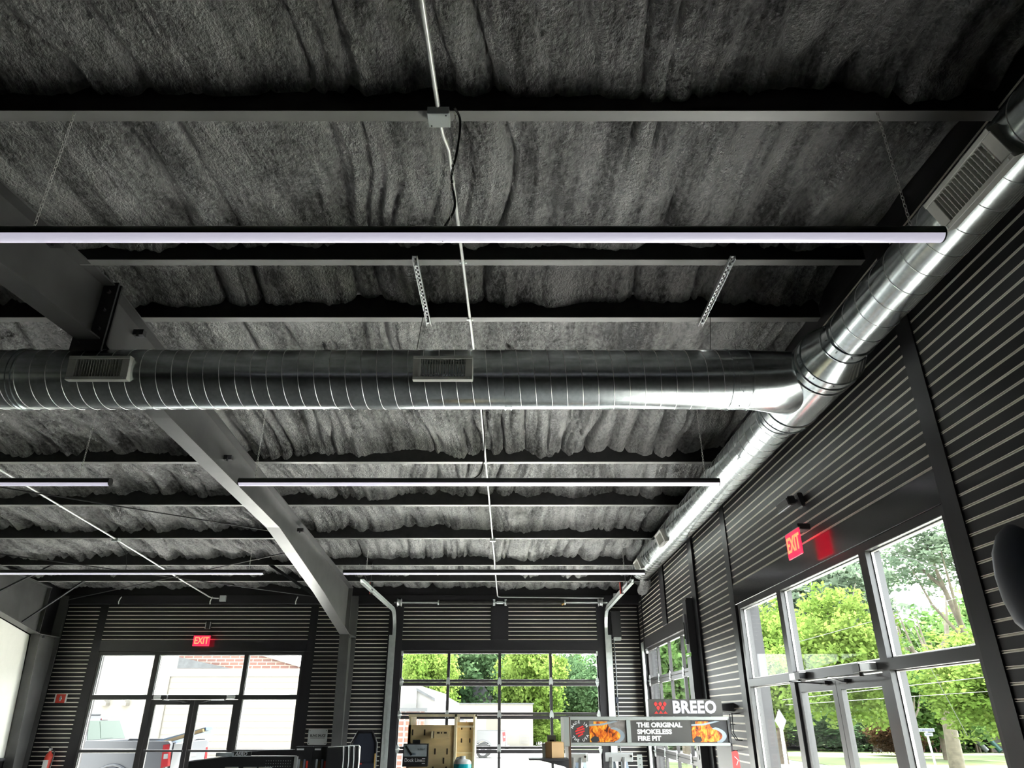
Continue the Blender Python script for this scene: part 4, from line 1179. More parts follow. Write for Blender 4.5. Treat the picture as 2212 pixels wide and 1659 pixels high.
# bracket shelf with cardboard box, clear holders
g = thing('bracket_shelf', 'thin dark shelf on a bracket left of the fire display', 'shelf', (0, Ys-.05, 0))
MB().bbox(sx_(1141), sx_(1224), -.12, .12, sz(1641), sz(1636.5), .003).build('board', 'dark_steel', g)
MB().prism([(sx_(1160), sz(1641)), (sx_(1226), sz(1641)), (sx_(1226), sz(1660)), (sx_(1215), sz(1655))], MP, .02).build('bracket', 'dark_steel', g)
g = thing('cardboard_box', 'brown cardboard carton standing on the thin dark shelf', 'box', ((sx_(1176)+sx_(1217))/2, Ys-.05, sz(1636.2)), R(28))
hw = (sx_(1217)-sx_(1176))/2*.72
MB().bbox(-hw, hw, -hw*.9, hw*.9, 0, sz(1603)-sz(1636.5), .003).build('carton', 'card', g)
MB().box(-hw*.9, hw*.9, -hw*.8, hw*.8, sz(1603)-sz(1636.5), sz(1603)-sz(1636.5)+.004).build('top_flap', 'card_side', g)
MB().box(hw-.001, hw+.002, -hw*.88, hw*.88, .005, sz(1603)-sz(1636.5)-.005).build('side_face', 'card_side', g)
g = thing('clear_holder', 'grey clear leaflet holder behind the cardboard box', 'holder', (sx_(1185), Ys+.16, sz(1640)))
MB().box(-.06, .05, 0, .01, 0, .13).build('back_plate', 'sign_frame', g); MB().box(-.005, .08, .05, .06, .05, .20).build('front_plate', 'sign_frame', g)
MB().box(.02, .06, .03, .08, .145, .16).build('clip', 'pack_black', g)
MB().bar((.15, 0, -.02), (.15, 0, .13), .02, .02).build('stem', 'white_plastic', g)
# ladder tops
def ladder(px0, px1, Y, py, lab, yaw):
    c = at_y((px0+px1)/2, py, Y); w = at_y(px1, py, Y).x - at_y(px0, py, Y).x
    g = thing('folding_ladder', lab, 'ladder', (c.x, Y, 0), R(yaw), group='folding ladders')
    zt = c.z
    cap = MB()
    prof = [(-.07, -.085), (-.07, -.01), (-.05, .0), (.05, .0), (.075, -.02), (.075, -.085), (.068, -.085), (.068, -.022), (.048, -.008), (-.048, -.008), (-.062, -.014), (-.062, -.085)]
    cap.prism(prof, Matrix(((0,0,1,-w/2),(1,0,0,0),(0,1,0,zt),(0,0,0,1))), w)
    cap.build('top_cap', 'white_plastic', g)
    for x in (-w*.28, w*.18):
        for s in (-1, 1):
            MB().bar((x, s*.04, zt-.05), (x + s*.12 + .05, s*.45, .02), .03, .07).build('rail', 'alu' if s < 0 else 'blue_steel', g)
    for k in range(1, 5):
        z = zt*(1-k/5.5); t = k/5.5
        MB().bar((-w*.28-.05*t, -.04-.41*t, z), (w*.18+.02*t, -.04-.41*t, z), .07, .03).build('tread', 'alu', g)
    MB().cyl((w*.45, -.078, zt-.03), (w*.45, -.07, zt-.03), .012, 8).build('rivet', 'pack_black', g)
ladder(1232, 1268, 8.6, 1627, 'white capped ladder top just right of the brown end panel', -14)
ladder(1308, 1366, 8.9, 1626, 'white capped ladder top under the middle of the fire display', -10)
c = at_y(1381, 1630, 9.0)
g = thing('steel_upright', 'short perforated grey steel upright right of the ladders', 'upright', (c.x, 9.0, 0))
MB().box(-.028, .028, -.02, .0, 0, c.z).build('channel', 'sign_frame', g)
h = MB()
for k in range(12): h.cyl((0, -.022, c.z-.04-k*.06), (0, -.0195, c.z-.04-k*.06), .006, 6)
h.build('holes', 'slot_dark', g)
# slat-wall hooks right of the fire sign
for i, (py0, Yh) in enumerate(((1560, 9.85), (1585, 9.95), (1575, 10.35))):
    c = at_x(1590+i*14, py0, XR-.05)
    g = thing('wall_hook_rack', ('black wire hook rack on the right slats, top one', 'black wire hook rack on the right slats, lower one', 'black wire hook rack on the right slats, far one')[i], 'hook', (XR-.02, 9.72+i*.28, c.z), group='wire hook racks')
    for dy in (-.05, .05):
        MB().tube([(0, dy, .1), (-.10, dy, .1), (-.11, dy, -.12), (-.06, dy, -.2), (-.01, dy, -.2)], .006, 6).build('wire', 'dark_steel', g)
    for z in (.1, -.1): MB().cyl((-.105, -.05, z), (-.105, .05, z), .006, 6).build('cross_wire', 'dark_steel', g)
g = thing('shelf_tray', 'dark angled tray on the right slats beside the brand sign', 'tray', (XR-.02, 10.2, at_x(1597, 1518, XR).z))
MB().prism([(0, 0), (-.22, -.02), (-.22, -.08), (0, -.10)], Matrix(((1,0,0,0),(0,0,-1,.3),(0,1,0,0),(0,0,0,1))), .6).build('tray', 'dark_steel', g)
g = thing('hang_tag', 'pale red hanging tag at the right end of the fire display', 'tag', (sx_(1577), Ys-.08, sz(1659)))
MB().prism([(-.035, 0), (.035, 0), (.03, .13), (.015, .15), (-.03, .14)], MP, .006).build('card', 'emblem_red', g)
MB().tube([(.0, -.008, .03), (.02, -.008, .07), (-.01, -.008, .10)], .004, 5).build('printed_mark', 'letter_white', g)

# ================================================================== OUTDOORS
def gz(x, y):
    return -0.25 - 0.0098*max(y-17, 0) - 0.007*min(max(x-5, 0), 40)
def ground(name, xs, ys, m, lift=0.0):
    b = MB(); n = len(xs)
    b.add([(x, y, gz(x, y)+lift) for y in ys for x in xs], [(j*n+i, j*n+i+1, (j+1)*n+i+1, (j+1)*n+i) for j in range(len(ys)-1) for i in range(n-1)])
    return sbuild(name, b, m)
def lin(a, b, n): return [a+(b-a)*i/n for i in range(n+1)]
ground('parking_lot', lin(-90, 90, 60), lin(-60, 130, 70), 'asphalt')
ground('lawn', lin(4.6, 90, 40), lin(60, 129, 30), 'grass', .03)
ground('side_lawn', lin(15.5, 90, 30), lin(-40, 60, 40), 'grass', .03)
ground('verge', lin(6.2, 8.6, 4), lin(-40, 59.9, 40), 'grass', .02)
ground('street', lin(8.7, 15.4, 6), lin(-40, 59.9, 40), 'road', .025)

def crown_mesh(name, seed, nc, lp, leaf, spread=.2, flat=1.0):
    r = np.random.default_rng(seed)
    d = r.normal(size=(nc, 3)); d /= np.linalg.norm(d, axis=1)[:, None]
    rad = r.random(nc)**0.45
    c = d*rad[:, None]*(0.80 + 0.25*r.random(nc))[:, None]
    c[:, 2] *= flat
    n = nc*lp
    p = np.repeat(c, lp, 0) + r.normal(size=(n, 3))*spread*np.array([.55, .55, .38])
    a = r.normal(size=(n, 3)); a[:, 2] *= .6; a /= np.linalg.norm(a, axis=1)[:, None]
    b = np.cross(a, r.normal(size=(n, 3))); b /= np.linalg.norm(b, axis=1)[:, None]
    s = leaf*(.6+.8*r.random(n))[:, None]
    V = np.stack([p-a*s, p-b*s*.6, p+a*s, p+b*s*.6], 1).reshape(-1, 3)
    F = np.arange(n*4)
    me = bpy.data.meshes.new(name)
    me.vertices.add(n*4); me.vertices.foreach_set('co', V.ravel().astype(np.float32))
    me.loops.add(n*4); me.loops.foreach_set('vertex_index', F.astype(np.int32))
    me.polygons.add(n); me.polygons.foreach_set('loop_start', (np.arange(n)*4).astype(np.int32))
    me.update(); me.validate(); return me
CROWNS = {}
def crown(kind, m):
    k = (kind, m)
    if k not in CROWNS:
        sd, nc, lp, lf, sp, fl = {'full': (1, 420, 34, .045, .17, 1), 'full2': (2, 420, 34, .045, .17, 1), 'airy': (3, 150, 46, .035, .15, 1),
                                  'near': (4, 340, 50, .034, .15, 1), 'near2': (5, 300, 50, .036, .16, 1)}[kind]
        me = crown_mesh('crown', sd, nc, lp, lf, sp, fl); me.materials.append(MATS[m]); CROWNS[k] = me
    return CROWNS[k]
def trunk_mb(h, r, seed, lean=0.0, nb=5, spread=1.0, top=None):
    rd = random.Random(seed); b = MB(); top = top or h
    pts = [(lean*t*h + .05*rd.uniform(-1, 1)*h*.3*t, .04*rd.uniform(-1, 1)*h*.3*t, t*h) for t in (0, .2, .4, .6, .8, 1)]
    b.tube(pts, [r*(1.25, 1, .85, .65, .45, .2)[i] for i in range(6)], 8)
    for k in range(nb):
        t = rd.uniform(.35, .8); i = min(int(t*5), 4); f = t*5-i
        p = Vector(pts[i]).lerp(Vector(pts[i+1]), f); a = rd.uniform(0, 6.28)
        L = rd.uniform(.25, .5)*h*spread
        q = p + Vector((math.cos(a)*L*.45, math.sin(a)*L*.45, L*.8)); mid = p.lerp(q, .5) + Vector((math.cos(a), math.sin(a), 0))*L*.08
        b.tube([p, mid, q], [r*.42, r*.3, r*.1], 6)
    return b
def tree(lab, x, y, h, rx, kind, leafm, crown_z=None, rz=None, bark='bark', lean=0.0, seed=0, grp=None, name='leafy_tree', tr=None, coff=(0,0)):
    z = gz(x, y)
    g = thing(name, lab, 'tree', (x, y, z), random.Random(seed).uniform(0, 6.28) if not lean else 0, grp)
    rz = rz or h*.40; cz = crown_z if crown_z is not None else h-rz
    o = obj('crown', crown(kind, leafm), None, g, (coff[0], coff[1], cz)); o.scale = (rx, rx, rz)
    o.rotation_euler = (0, 0, random.Random(seed+3).uniform(0, 6.28))
    trunk_mb(h*.86, tr or h*.022, seed, lean).build('trunk', bark, g)
    return g
# right side, seen through the storefront
def rt(px, Y): return (px-1106)/1610.0*Y
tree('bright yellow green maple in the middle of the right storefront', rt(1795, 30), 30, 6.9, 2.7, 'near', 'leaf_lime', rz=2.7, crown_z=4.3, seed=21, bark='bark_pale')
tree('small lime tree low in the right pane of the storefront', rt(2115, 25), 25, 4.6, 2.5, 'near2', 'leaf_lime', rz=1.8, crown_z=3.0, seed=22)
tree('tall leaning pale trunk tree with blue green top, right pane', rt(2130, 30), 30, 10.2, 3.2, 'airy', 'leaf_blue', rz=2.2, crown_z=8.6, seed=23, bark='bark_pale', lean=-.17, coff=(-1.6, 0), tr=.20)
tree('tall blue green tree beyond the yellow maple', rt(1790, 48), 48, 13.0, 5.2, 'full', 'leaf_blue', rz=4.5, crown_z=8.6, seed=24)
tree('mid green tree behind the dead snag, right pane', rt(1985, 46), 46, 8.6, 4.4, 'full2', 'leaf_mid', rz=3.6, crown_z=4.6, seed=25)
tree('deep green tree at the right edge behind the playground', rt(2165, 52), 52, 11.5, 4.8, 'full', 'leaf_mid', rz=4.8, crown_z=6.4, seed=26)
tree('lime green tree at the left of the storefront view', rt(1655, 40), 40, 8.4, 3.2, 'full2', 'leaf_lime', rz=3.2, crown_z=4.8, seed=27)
tree('slim young tree with a bare pale trunk on the lawn', rt(1925, 33), 33, 5.0, 1.2, 'airy', 'leaf_mid', rz=1.2, crown_z=4.2, seed=28, bark='bark_pale', tr=.14)
for i, (px, Y, h) in enumerate(((1620, 70, 9), (1730, 75, 10), (1850, 72, 9.5), (1960, 76, 10), (2070, 74, 10), (2190, 70, 11), (1560, 64, 11), (1500, 60, 10), (1440, 62, 11), (2290, 60, 12))):
    tree('dark green tree in the wooded backdrop beyond the right windows', rt(px, Y), Y, h, 5.6, ('full', 'full2')[i % 2], 'leaf_deep', rz=h*.5, seed=40+i, grp='wooded backdrop right')
tree('green tree seen through the right wall overhead door', rt(1462, 40), 40, 10.5, 3.4, 'full', 'leaf_mid', rz=4.4, crown_z=5.8, seed=31)
for i, px in enumerate(range(1600, 2300, 66)):
    Yh = 62 + 5*(i % 3)
    tree('low thicket bush along the back of the right lawn', (px-1106)/1690.0*Yh, Yh, 4.2, 4.4, ('near', 'near2')[i % 2], ('leaf_mid', 'leaf_deep')[i % 2], rz=2.3, crown_z=1.9, seed=150+i, grp='lawn thicket', name='shrub')
# dead snag with several bare limbs
x, y = rt(2000, 36), 36
g = thing('dead_tree', 'broken dead tree with bare pale limbs in the right pane', 'tree', (x, y, gz(x, y)))
b = MB(); b.tube([(0, 0, 0), (.1, 0, 2.0), (.0, 0, 4.0), (.1, 0, 4.6)], [.34, .28, .26, .24], 10); b.build('trunk', 'bark_pale', g)
rd = random.Random(5)
for k in range(9):
    a = -1.1 + 2.2*k/8; L = rd.uniform(1.6, 3.4); p = Vector((.05, 0, rd.uniform(3.6, 4.6)))
    q1 = p + Vector((math.sin(a)*L*.5, rd.uniform(-.5, .5), L*.4)); q2 = q1 + Vector((math.sin(a)*L*.15+rd.uniform(-.2, .2), rd.uniform(-.3, .3), L*.6))
    MB().tube([p, q1, q2], [.13, .09, .02], 6).build('limb', 'bark_pale', g)
# far side, seen through the far overhead door
for i, (px, Y, h, rx, lm, kd, lab) in enumerate((
        (880, 76, 11.5, 4.4, 'leaf_mid', 'full', 'mid green tree beyond the lot, far left of the overhead door'),
        (925, 70, 9.4, 3.0, 'leaf_lime', 'full2', 'yellow green tree beyond the low building, left panes'),
        (1010, 80, 12.6, 5.0, 'leaf_deep', 'full2', 'large dark green tree centred in the second pane column'),
        (1075, 84, 12.4, 4.6, 'leaf_mid', 'full', 'tall green tree behind the middle of the low building'),
        (1150, 74, 10.6, 3.5, 'leaf_lime', 'full', 'bright yellow green tree in the third pane column'),
        (1215, 86, 9.6, 3.6, 'leaf_deep', 'full2', 'dark green tree at the start of the right pane column'),
        (1252, 88, 9.8, 2.6, 'leaf_mid', 'near', 'pointed green tree in the right pane column'),
        (1330, 80, 9.0, 4.4, 'leaf_deep', 'full', 'dark green tree at the right end of the far tree line'))):
    tree(lab, (px-1106)/1650.0*Y, Y, h, rx, kd, lm, rz=h*.46, crown_z=h*.54, seed=70+i, grp='far tree line')
for i in range(9):
    px = 760 + i*78
    tree('low dark tree filling the far tree line', (px-1106)/1650.0*98, 98, 8.5 if i < 6 else 7.0, 6.0, ('full', 'full2')[i % 2], 'leaf_deep', rz=4.2, crown_z=3.9, seed=90+i, grp='far tree line backdrop')
for i, (px, Y) in enumerate(((1160, 72), (1195, 74), (1235, 72), (1275, 75))):
    tree(('leftmost', 'second', 'third', 'rightmost')[i] + ' low shrub along the far lawn right of the low building', (px-1106)/1700.0*Y, Y, 2.0, 1.5, 'near2', 'leaf_lime', rz=1.1, crown_z=1.0, seed=110+i, grp='lawn shrubs', name='shrub')
tag(MB().cyl((9.0, 84, gz(9, 84)), (9.0, 84, gz(9, 84)+7), .12, 8).build('utility_pole', 'bark_pale'), 'pale utility pole in the right pane column of the far door', 'pole')

# neighbouring buildings
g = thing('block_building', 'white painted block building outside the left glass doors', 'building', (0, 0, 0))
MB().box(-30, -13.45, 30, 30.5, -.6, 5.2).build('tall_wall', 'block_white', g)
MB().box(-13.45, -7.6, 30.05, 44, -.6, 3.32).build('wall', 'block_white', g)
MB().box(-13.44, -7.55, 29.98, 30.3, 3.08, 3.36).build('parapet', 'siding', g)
MB().box(-7.6, -3.72, 30.1, 44, -.6, 2.78).build('annex_wall', 'siding', g)
MB().prism([(-3.72, -.6), (-3.02, -.6), (-3.02, 2.22), (-3.72, 2.58)], Matrix(((1,0,0,0),(0,0,-1,44),(0,1,0,0),(0,0,0,1))), 13.8).build('lean_to', 'siding', g)
MB().prism([(-3.75, 2.58), (-3.0, 2.2), (-3.0, 2.30), (-3.75, 2.68)], Matrix(((1,0,0,0),(0,0,-1,44.1),(0,1,0,0),(0,0,0,1))), 14).build('lean_to_roof', 'roof_grey', g)
for i, x in enumerate((-15.85, -15.08)):
    MB().prism([(0, 0), (.28, 0), (.28, .1), (.06, .3), (0, .3)], Matrix(((1,0,0,x),(0,0,-1,30.0),(0,1,0,2.03),(0,0,0,1))), .3).build('vent_hood', 'block_white', g)
# courses on the block wall
cm = MB().box(0, 5.8, 0, .012, 0, .012).mesh('course_line')
for k in range(13):
    obj('course_line', cm, 'mortar', g, (-13.4, 30.04, .1+k*.23))
MB().box(-13.47, -13.43, 29.99, 30.03, -.5, 3.1).build('joint', 'mortar', g)
# brick storey behind
bg = thing('brick_storey', 'red brick upper storey behind the white block wall', 'building', (0, 0, 0))
bm_ = bpy.data.materials.new('brick_courses'); bm_.use_nodes = True
_nt = bm_.node_tree; _b = _nt.nodes['Principled BSDF']; _t = _nt.nodes.new('ShaderNodeTexCoord'); _m = _nt.nodes.new('ShaderNodeMapping'); _k = _nt.nodes.new('ShaderNodeTexBrick')
_m.inputs['Rotation'].default_value = (R(90), 0, 0)
_k.inputs['Color1'].default_value = (.055, .014, .006, 1); _k.inputs['Color2'].default_value = (.075, .022, .010, 1); _k.inputs['Mortar'].default_value = (.16, .12, .09, 1)
_k.inputs['Scale'].default_value = 1.0; _k.inputs['Brick Width'].default_value = .55; _k.inputs['Row Height'].default_value = .19; _k.inputs['Mortar Size'].default_value = .028
_nt.links.new(_t.outputs['Object'], _m.inputs[0]); _nt.links.new(_m.outputs[0], _k.inputs['Vector']); _nt.links.new(_k.outputs[0], _b.inputs['Base Color'])
MATS['brick_courses'] = bm_
MB().prism([(-20.5, -.7), (-12.2, -.7), (-12.2, 4.20), (-15.4, 5.05), (-20.5, 6.4)], Matrix(((1,0,0,0),(0,0,-1,46),(0,1,0,0),(0,0,0,1))), 1.0).build('gable_wall', 'brick_courses', bg)
MB().bar((-12.0, 44.9, 4.16), (-20.5, 44.9, 6.44), .3, .06).build('coping', 'siding', bg)
MB().prism([(-19.9, 4.2), (-16.6, 4.2), (-19.9, 4.85)], Matrix(((1,0,0,0),(0,0,-1,44.9),(0,1,0,0),(0,0,0,1))), .2).build('shingle_gable', 'roof_grey', bg)
bw = thing('brick_porch', 'red brick wall with pale posts at the left of the overhead door view', 'wall', (-3.75, 29.5, 0))
MB().box(-.75, .42, 0, .25, -.5, 1.82).build('brick_wall', 'brick_courses', bw)
for x in (-.3, -.05, .2): MB().box(x-.025, x+.025, -.05, 0, -.5, 1.8).build('post', 'siding', bw)
MB().box(-.8, .55, -.1, .3, 1.82, 1.95).build('coping', 'roof_grey', bw)
lw = thing('low_building', 'low white flat roofed building across the lot', 'building', (0, 68, gz(0, 68)))
xl, xr = (938-1106)/1680*68, (1151-1106)/1680*68
MB().box(xl-3, xr, 0, 8, -.5, 3.32).build('wall', 'block_white', lw)
MB().box(xl-3.1, xr+.1, -.1, 8.1, 3.32, 3.42).build('roof_edge', 'roof_grey', lw)
for px, w, h, z in ((1001, .7, .5, 2.1), (1066, 1.2, 1.7, .6)):
    x = (px-1106)/1690*68
    MB().box(x-w/2, x+w/2, -.04, 0, z, z+h).build('boarded_window', 'mortar', lw)
x = (1132-1106)/1690*68
MB().box(x-.35, x+.35, -.05, 0, .25, .85).build('vent_panel', 'siding', lw)
lv = MB()
for k in range(6): lv.box(x-.32, x+.32, -.07, -.05, .3+k*.09, .34+k*.09)
lv.build('vent_louvres', 'mortar', lw)
hs = thing('distant_house', 'distant grey roofed house among the far trees', 'house', ((1030-1106)/1670*82, 78, gz(0, 78)))
MB().box(-1.6, 1.6, 0, 3, -.3, 4.0).build('wall', 'siding', hs)
MB().prism([(-1.9, 4.0), (1.9, 4.0), (.8, 5.3), (-.8, 5.3)], Matrix(((1,0,0,0),(0,0,-1,3.2),(0,1,0,0),(0,0,0,1))), 3.4).build('roof', 'roof_grey', hs)
sh = thing('street_house', 'pale small house behind the street at the left sidelight', 'house', (23.1, 66, gz(20, 66)))
MB().box(-1.2, 1.2, 0, 2.5, -.4, 1.0).build('wall', 'siding', sh)
MB().prism([(-1.4, 1.0), (1.4, 1.0), (0, 1.7)], Matrix(((1,0,0,0),(0,0,-1,2.7),(0,1,0,0),(0,0,0,1))), 2.9).build('roof', 'roof_grey', sh)
# clad pier outside the right storefront
g = thing('clad_pier', 'grey clad pier outside the left sidelight of the right storefront', 'pier', (3.62, 10.9, -.3))
MB().bbox(-.40, -.06, -.3, .3, 0, 4.9, .01).build('core', 'post_grey', g)
for x in (-.30, -.18): MB().box(x-.008, x+.008, -.312, -.3, 0, 4.9).build('seam', 'dark_steel', g)

def pickup(lab, x, y, ang, paint, group=None):
    g = thing('pickup_truck', lab, 'truck', (x, y, gz(x, y)), R(ang), group)
    W = .98
    def side(poly, w0, w1, nm, m, parent=g):
        d = w1-w0
        return MB().prism(poly, Matrix(((1,0,0,0),(0,0,-1,w1),(0,1,0,0),(0,0,0,1))), d).build(nm, m, parent)
    arch = lambda cx: [(cx+.52*math.cos(R(a)), .40+.52*math.sin(R(a))) for a in range(180, -1, -15)]
    bed = [(.05, .62)] + [(.72, .55)] + arch(1.28)[::1] + [(1.95, .52), (2.12, .52), (2.12, 1.40), (.02, 1.40)]
    bed = [(0.03, .60)] + arch(1.28) + [(2.12, .50), (2.12, 1.38), (2.08, 1.42), (.06, 1.42), (.0, 1.36)]
    for s, nm in ((1, 'bed_side'), (-1, 'bed_side')):
        a, b2 = (W-.12, W) if s > 0 else (-W, -W+.12)
        o = side(bed, a, b2, nm, paint)
        pts = [(p[0], s*(W+.01), p[1]) for p in arch(1.28)]
        MB().tube(pts, .035, 6).build('wheel_arch', paint, o)
    MB().box(.02, 2.1, -W+.1, W-.1, .62, .68).build('bed_floor', 'tyre', g)
    tgt = MB().bbox(-.02, .06, -W+.14, W-.14, .62, 1.40, .015).build('tailgate', paint, g)
    MB().box(-.03, -.018, -.35, .35, 1.05, 1.12).build('handle', 'pack_black', tgt)
    MB().bbox(-.16, .02, -W+.02, W-.02, .42, .62, .03).build('bumper', 'rim', g)
    for s in (-1, 1):
        tl = [(0, .90), (.16, .86), (.20, 1.34), (.05, 1.36)]
        a, b2 = (W-.10, W+.012) if s > 0 else (-W-.012, -W+.10)
        o = side([(x_-.03, z_) for x_, z_ in tl], a, b2, 'tail_light', 'tail_red')
        side([(.0, 1.06), (.10, 1.05), (.11, 1.15), (.01, 1.16)], b2-.001 if s > 0 else a-.004, b2+.004 if s > 0 else a+.001, 'reversing_lens', 'sign_white', o)
    cabp = [(2.14, .50)] + [(3.6, .50)] + arch(4.62) + [(5.55, .55), (5.62, .95), (5.5, 1.22), (4.25, 1.32), (4.1, 1.36), (2.14, 1.40)]
    side(cabp, -W, W, 'cab_body', paint)
    gh = MB()
    lo = [(2.16, W-.02), (4.25, W-.02), (4.25, -W+.02), (2.16, -W+.02)]; hi = [(2.36, W-.24), (3.5, W-.24), (3.5, -W+.24), (2.36, -W+.24)]
    vs = [(a, b2, 1.38) for a, b2 in lo] + [(a, b2, 1.90) for a, b2 in hi] + [(a*.98+.06, b2*.9, 1.96) for a, b2 in hi]
    fs = [(k, (k+1) % 4, 4+(k+1) % 4, 4+k) for k in range(4)] + [(4+k, 4+(k+1) % 4, 8+(k+1) % 4, 8+k) for k in range(4)] + [(8, 9, 10, 11)]
    gh.add([(a, b2, c) for a, b2, c in vs], [tuple(reversed(f)) for f in fs]).build('greenhouse', paint, g)
    def on_face(i0, i1, t0, t1, h0, h1, off, nm, m):
        A, B, Cc, D = Vector(vs[i0]), Vector(vs[i1]), Vector(vs[4+i1]), Vector(vs[4+i0])
        P = lambda t, h: A.lerp(B, t).lerp(D.lerp(Cc, t), h)
        n = (B-A).cross(D-A).normalized(); 
        if n.dot(P(.5, .5)-Vector((3.0, 0, 1.6))) < 0: n = -n
        q = [P(t0, h0), P(t1, h0), P(t1, h1), P(t0, h1)]
        bb = MB(); bb.add([p+n*off for p in q]+[p-n*.01 for p in q], [(0,1,2,3),(7,6,5,4),(0,4,5,1),(1,5,6,2),(2,6,7,3),(3,7,4,0)])
        return bb.build(nm, m, g)
    rw = on_face(3, 0, .07, .93, .10, .90, .008, 'rear_window', 'car_glass')
    on_face(3, 0, .36, .64, .14, .86, .014, 'sliding_pane', 'car_glass')
    on_face(3, 0, .40, .60, .93, .995, .02, 'brake_light', 'tail_red')
    on_face(0, 1, .08, .46, .12, .88, .008, 'side_window', 'car_glass'); on_face(0, 1, .50, .90, .12, .88, .008, 'side_window', 'car_glass')
    on_face(2, 3, .10, .50, .12, .88, .008, 'side_window', 'car_glass'); on_face(2, 3, .54, .92, .12, .88, .008, 'side_window', 'car_glass')
    on_face(1, 2, .06, .94, .10, .90, .008, 'windscreen', 'car_glass')
    for xx in (1.28, 4.62):
        for s in (-1, 1):
            o = MB().lathe([(.0, -.11), (.24, -.11), (.38, -.12), (.41, -.08), (.41, .08), (.38, .12), (.24, .11), (0, .11)], 28, Matrix.Translation((xx, s*(W-.13), .40)) @ Matrix.Rotation(R(90), 4, 'X')).build('wheel', 'tyre', g)
            rm = MB().lathe([(.0, .0), (.06, .0), (.07, -.02), (.22, -.01), (.24, .01)], 20, Matrix.Translation((xx, s*(W-.13)+s*.125, .40)) @ Matrix.Rotation(R(-90*s), 4, 'X'))
            rm.build('rim', 'rim', o)
    MB().bbox(2.5, 2.8, -.05, .05, 1.95, 2.03, .02).build('antenna_fin', 'pack_black', g)
    return g
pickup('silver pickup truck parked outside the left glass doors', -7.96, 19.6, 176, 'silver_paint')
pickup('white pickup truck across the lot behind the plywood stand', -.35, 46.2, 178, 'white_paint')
for i, (m, dz, dy, L, lab) in enumerate((('board_blue', .06, 0, 2.9, 'blue flat panel sticking up out of the silver truck bed'), ('board_gold', .0, -.08, 2.75, 'gold flat panel in the silver truck bed'),
                                    ('blue_steel', -.08, -.16, 3.1, 'grey blue flat panel lowest in the silver truck bed'))):
    p = at_y(335, 1606, 19.2); q = at_y(452 + 8*i - 12*(i == 1), 1574+3*i, 19.0)
    tag(MB().bar(p + Vector((0, dy, dz-.06)), q + Vector((0, dy, 0)), .3, .07).build('panel_stock', m), lab, 'panel')

# playground and street furniture on the right lawn
P0 = Vector((rt(2075, 60)*.985, 60, 0)); P0.z = gz(P0.x, P0.y)
g = thing('climbing_frame', 'red and blue climbing frame on the lawn', 'playset', P0 + Vector((-4.6, 0, 0)))
for i in range(4):
    x = -1.8 + i*1.2
    MB().tube([(x-.5, 0, 0), (x, .0, 1.7), (x+.5, 0, 0)], .06, 6).build('a_frame', 'play_red', g)
MB().tube([(-1.8, 0, 1.7), (1.8, 0, 1.7)], .06, 6).build('ridge_bar', 'play_red', g)
MB().tube([(-2.0, -.2, 1.25), (1.9, -.2, 1.25)], .06, 6).build('rail', 'play_blue', g)
MB().tube([(-1.2, -.2, 1.2), (-.6, -.2, 0)], .06, 6).build('strut', 'play_blue', g)
g = thing('arched_playset', 'tan arched plastic playset with slides', 'playset', P0)
for x in (-.9, .2):
    MB().tube([(x-.45, 0, 0), (x-.45, 0, 1.4), (x-.3, 0, 1.85), (x, 0, 2.05), (x+.3, 0, 1.85), (x+.45, 0, 1.4), (x+.45, 0, 0)], .11, 6).build('arch', 'play_tan', g)
MB().tube([(-.9, -.3, 1.4), (-.7, -.6, .9), (-.3, -1.0, .15)], .20, 6).build('slide', 'sign_white', g)
MB().tube([(.2, -.3, 1.3), (.4, -.6, .8), (.7, -1.0, .15)], .20, 6).build('slide', 'play_teal', g)
MB().bbox(-1.4, -.4, -.1, .4, 1.3, 1.55, .05).build('panel', 'play_blue', g)
MB().bbox(.6, 1.9, .0, .6, 0, 1.1, .05).build('deck', 'play_brown', g)
MB().bbox(1.9, 2.3, .0, .4, .7, 1.2, .05).build('panel', 'play_red', g)
g = thing('blue_slide', 'teal slide to the right of the arched playset', 'slide', P0 + Vector((2.9, -.3, 0)))
MB().bar((-.7, 0, 1.0), (.6, 0, .1), .6, .12).build('chute', 'play_teal', g); MB().bar((-.7, -.3, 1.1), (.6, -.3, .2), .06, .2).build('edge', 'play_teal', g)
g = thing('toy_ladder', 'tan ladder frame right of the teal slide', 'ladder', P0 + Vector((4.3, -.3, 0)))
for x in (-.3, .3): MB().bar((x-.1, 0, 0), (x+.1, 0, 1.3), .1, .12).build('side', 'play_tan', g)
for z in (.3, .6, .9, 1.2): MB().bar((-.3, 0, z), (.4, 0, z), .08, .06).build('rung', 'play_tan', g)
g = thing('toy_house', 'small brown playhouse left of the climbing frame', 'playhouse', P0 + Vector((-7.6, .5, 0)))
MB().bbox(-.7, .7, -.5, .5, 0, 1.0, .03).build('walls', 'play_brown', g)
MB().prism([(-.85, 1.0), (.85, 1.0), (0, 1.5)], Matrix(((1,0,0,0),(0,0,-1,.6),(0,1,0,0),(0,0,0,1))), 1.2).build('roof', 'play_tan', g)
MB().box(-.2, .2, -.52, -.5, 0, .6).build('doorway', 'pack_black', g)
tree('rust red low shrub on the lawn seen through the door glass', rt(1890, 52), 52, 2.4, 1.9, 'near2', 'leaf_red' if 'leaf_red' in MATS else (leaf_mat('leaf_red', (.034, .020, .012), (.06, .034, .018)) and 'leaf_red'), rz=1.2, crown_z=1.2, seed=130, name='shrub')
Y = 24.0
c = at_y(2001, 1580, Y)
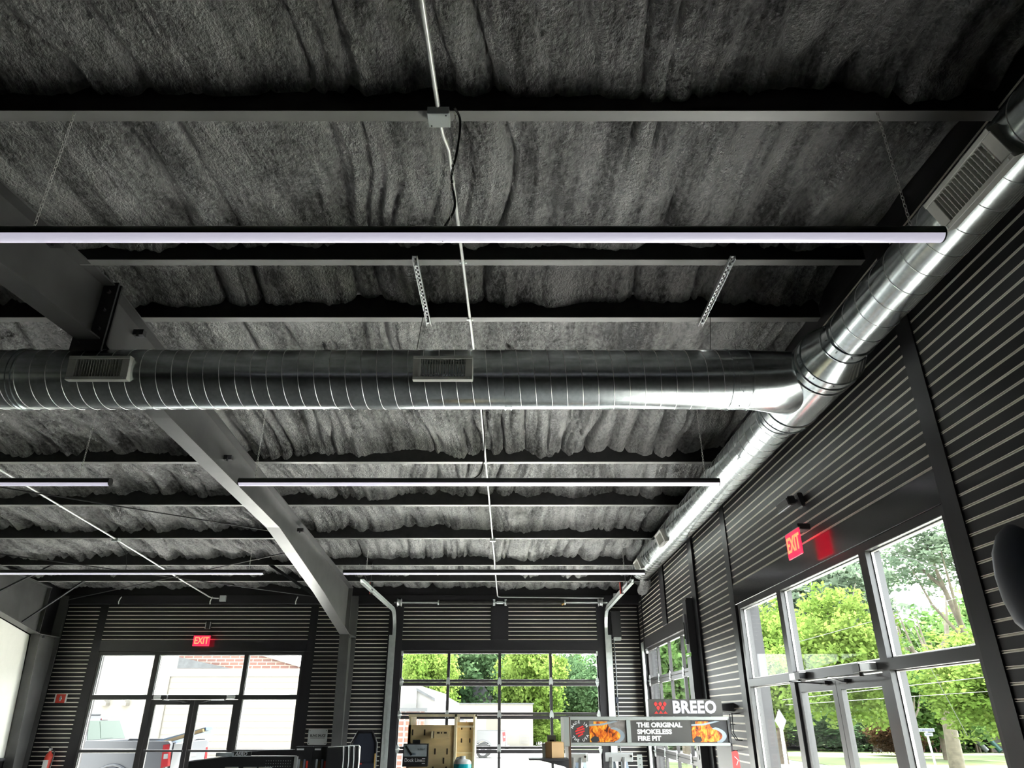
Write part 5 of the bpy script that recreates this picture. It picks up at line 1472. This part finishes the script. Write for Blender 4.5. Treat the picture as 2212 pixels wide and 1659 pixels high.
g = thing('street_sign', 'white street name sign on a slim pole by the lawn', 'sign', (c.x, Y, gz(c.x, Y)))
zz = c.z - gz(c.x, Y)
MB().cyl((.09, 0, 0), (.0, 0, zz), .03, 8).build('pole', 'zinc', g)
MB().box(-.24, .24, -.04, -.02, zz-.01, zz+.085).build('upper_plate', 'sign_white', g)
MB().box(-.09, .16, -.04, -.02, zz-.13, zz-.03).build('lower_plate', 'sign_white', g)
text('lettering', 'N MORTON CR', .065, 'sign_blue_text', g, (0, -.045, zz+.036), ext=.001, bold=.001, sx=.9)
text('lettering', 'STREET', .05, 'sign_blue_text', g, (.035, -.045, zz-.08), ext=.001)
c = at_y(1686, 1557, 19.0)
g = thing('road_sign', 'pale diamond road sign seen edge on beside the clad pier', 'sign', (c.x, 19, gz(c.x, 19)))
zz = c.z-gz(c.x, 19)
MB().prism([(0, -.26), (.14, 0), (0, .26), (-.14, 0)], Matrix(((1,0,0,0),(0,0,-1,0),(0,1,0,zz),(0,0,0,1))), .01).build('plate', 'sign_white', g)
MB().box(-.03, .03, .01, .05, 0, zz+.2).build('post', 'zinc', g)
# overhead lines
for pts, lab, r in ((((1890, 1180), (2085, 1246)), 'dark overhead cable high across the right pane', .014), (((1915, 1334), (2100, 1283)), 'pale overhead line across the right pane middle', .010),
                    (((1940, 1484), (2145, 1461)), 'double overhead line low in the right pane', .016), (((1950, 1506), (2160, 1492)), 'lowest overhead line in the right pane', .012),
                    (((1960, 1350), (2090, 1590)), 'pale guy wire slanting down the right pane', .010)):
    p, q = at_y(*pts[0], 22), at_y(*pts[1], 22); d = q-p
    tag(MB().cyl(p-d*1.2 if 'guy' not in lab else p-d*.4, q+d*1.2 if 'guy' not in lab else q, r*.6, 5).build('overhead_line', 'wire_grey'), lab, 'cable', 'overhead lines')

# pieces too small to pick apart stay joined
for o in list(C.objects):
    if o.name.split('.')[0] in ('bolts', 'screws', 'peg_holes', 'holes', 'crown', 'chain', 'mark_stripes', 'vent_louvres', 'bracket_cutouts'):
        o['kind'] = 'stuff'
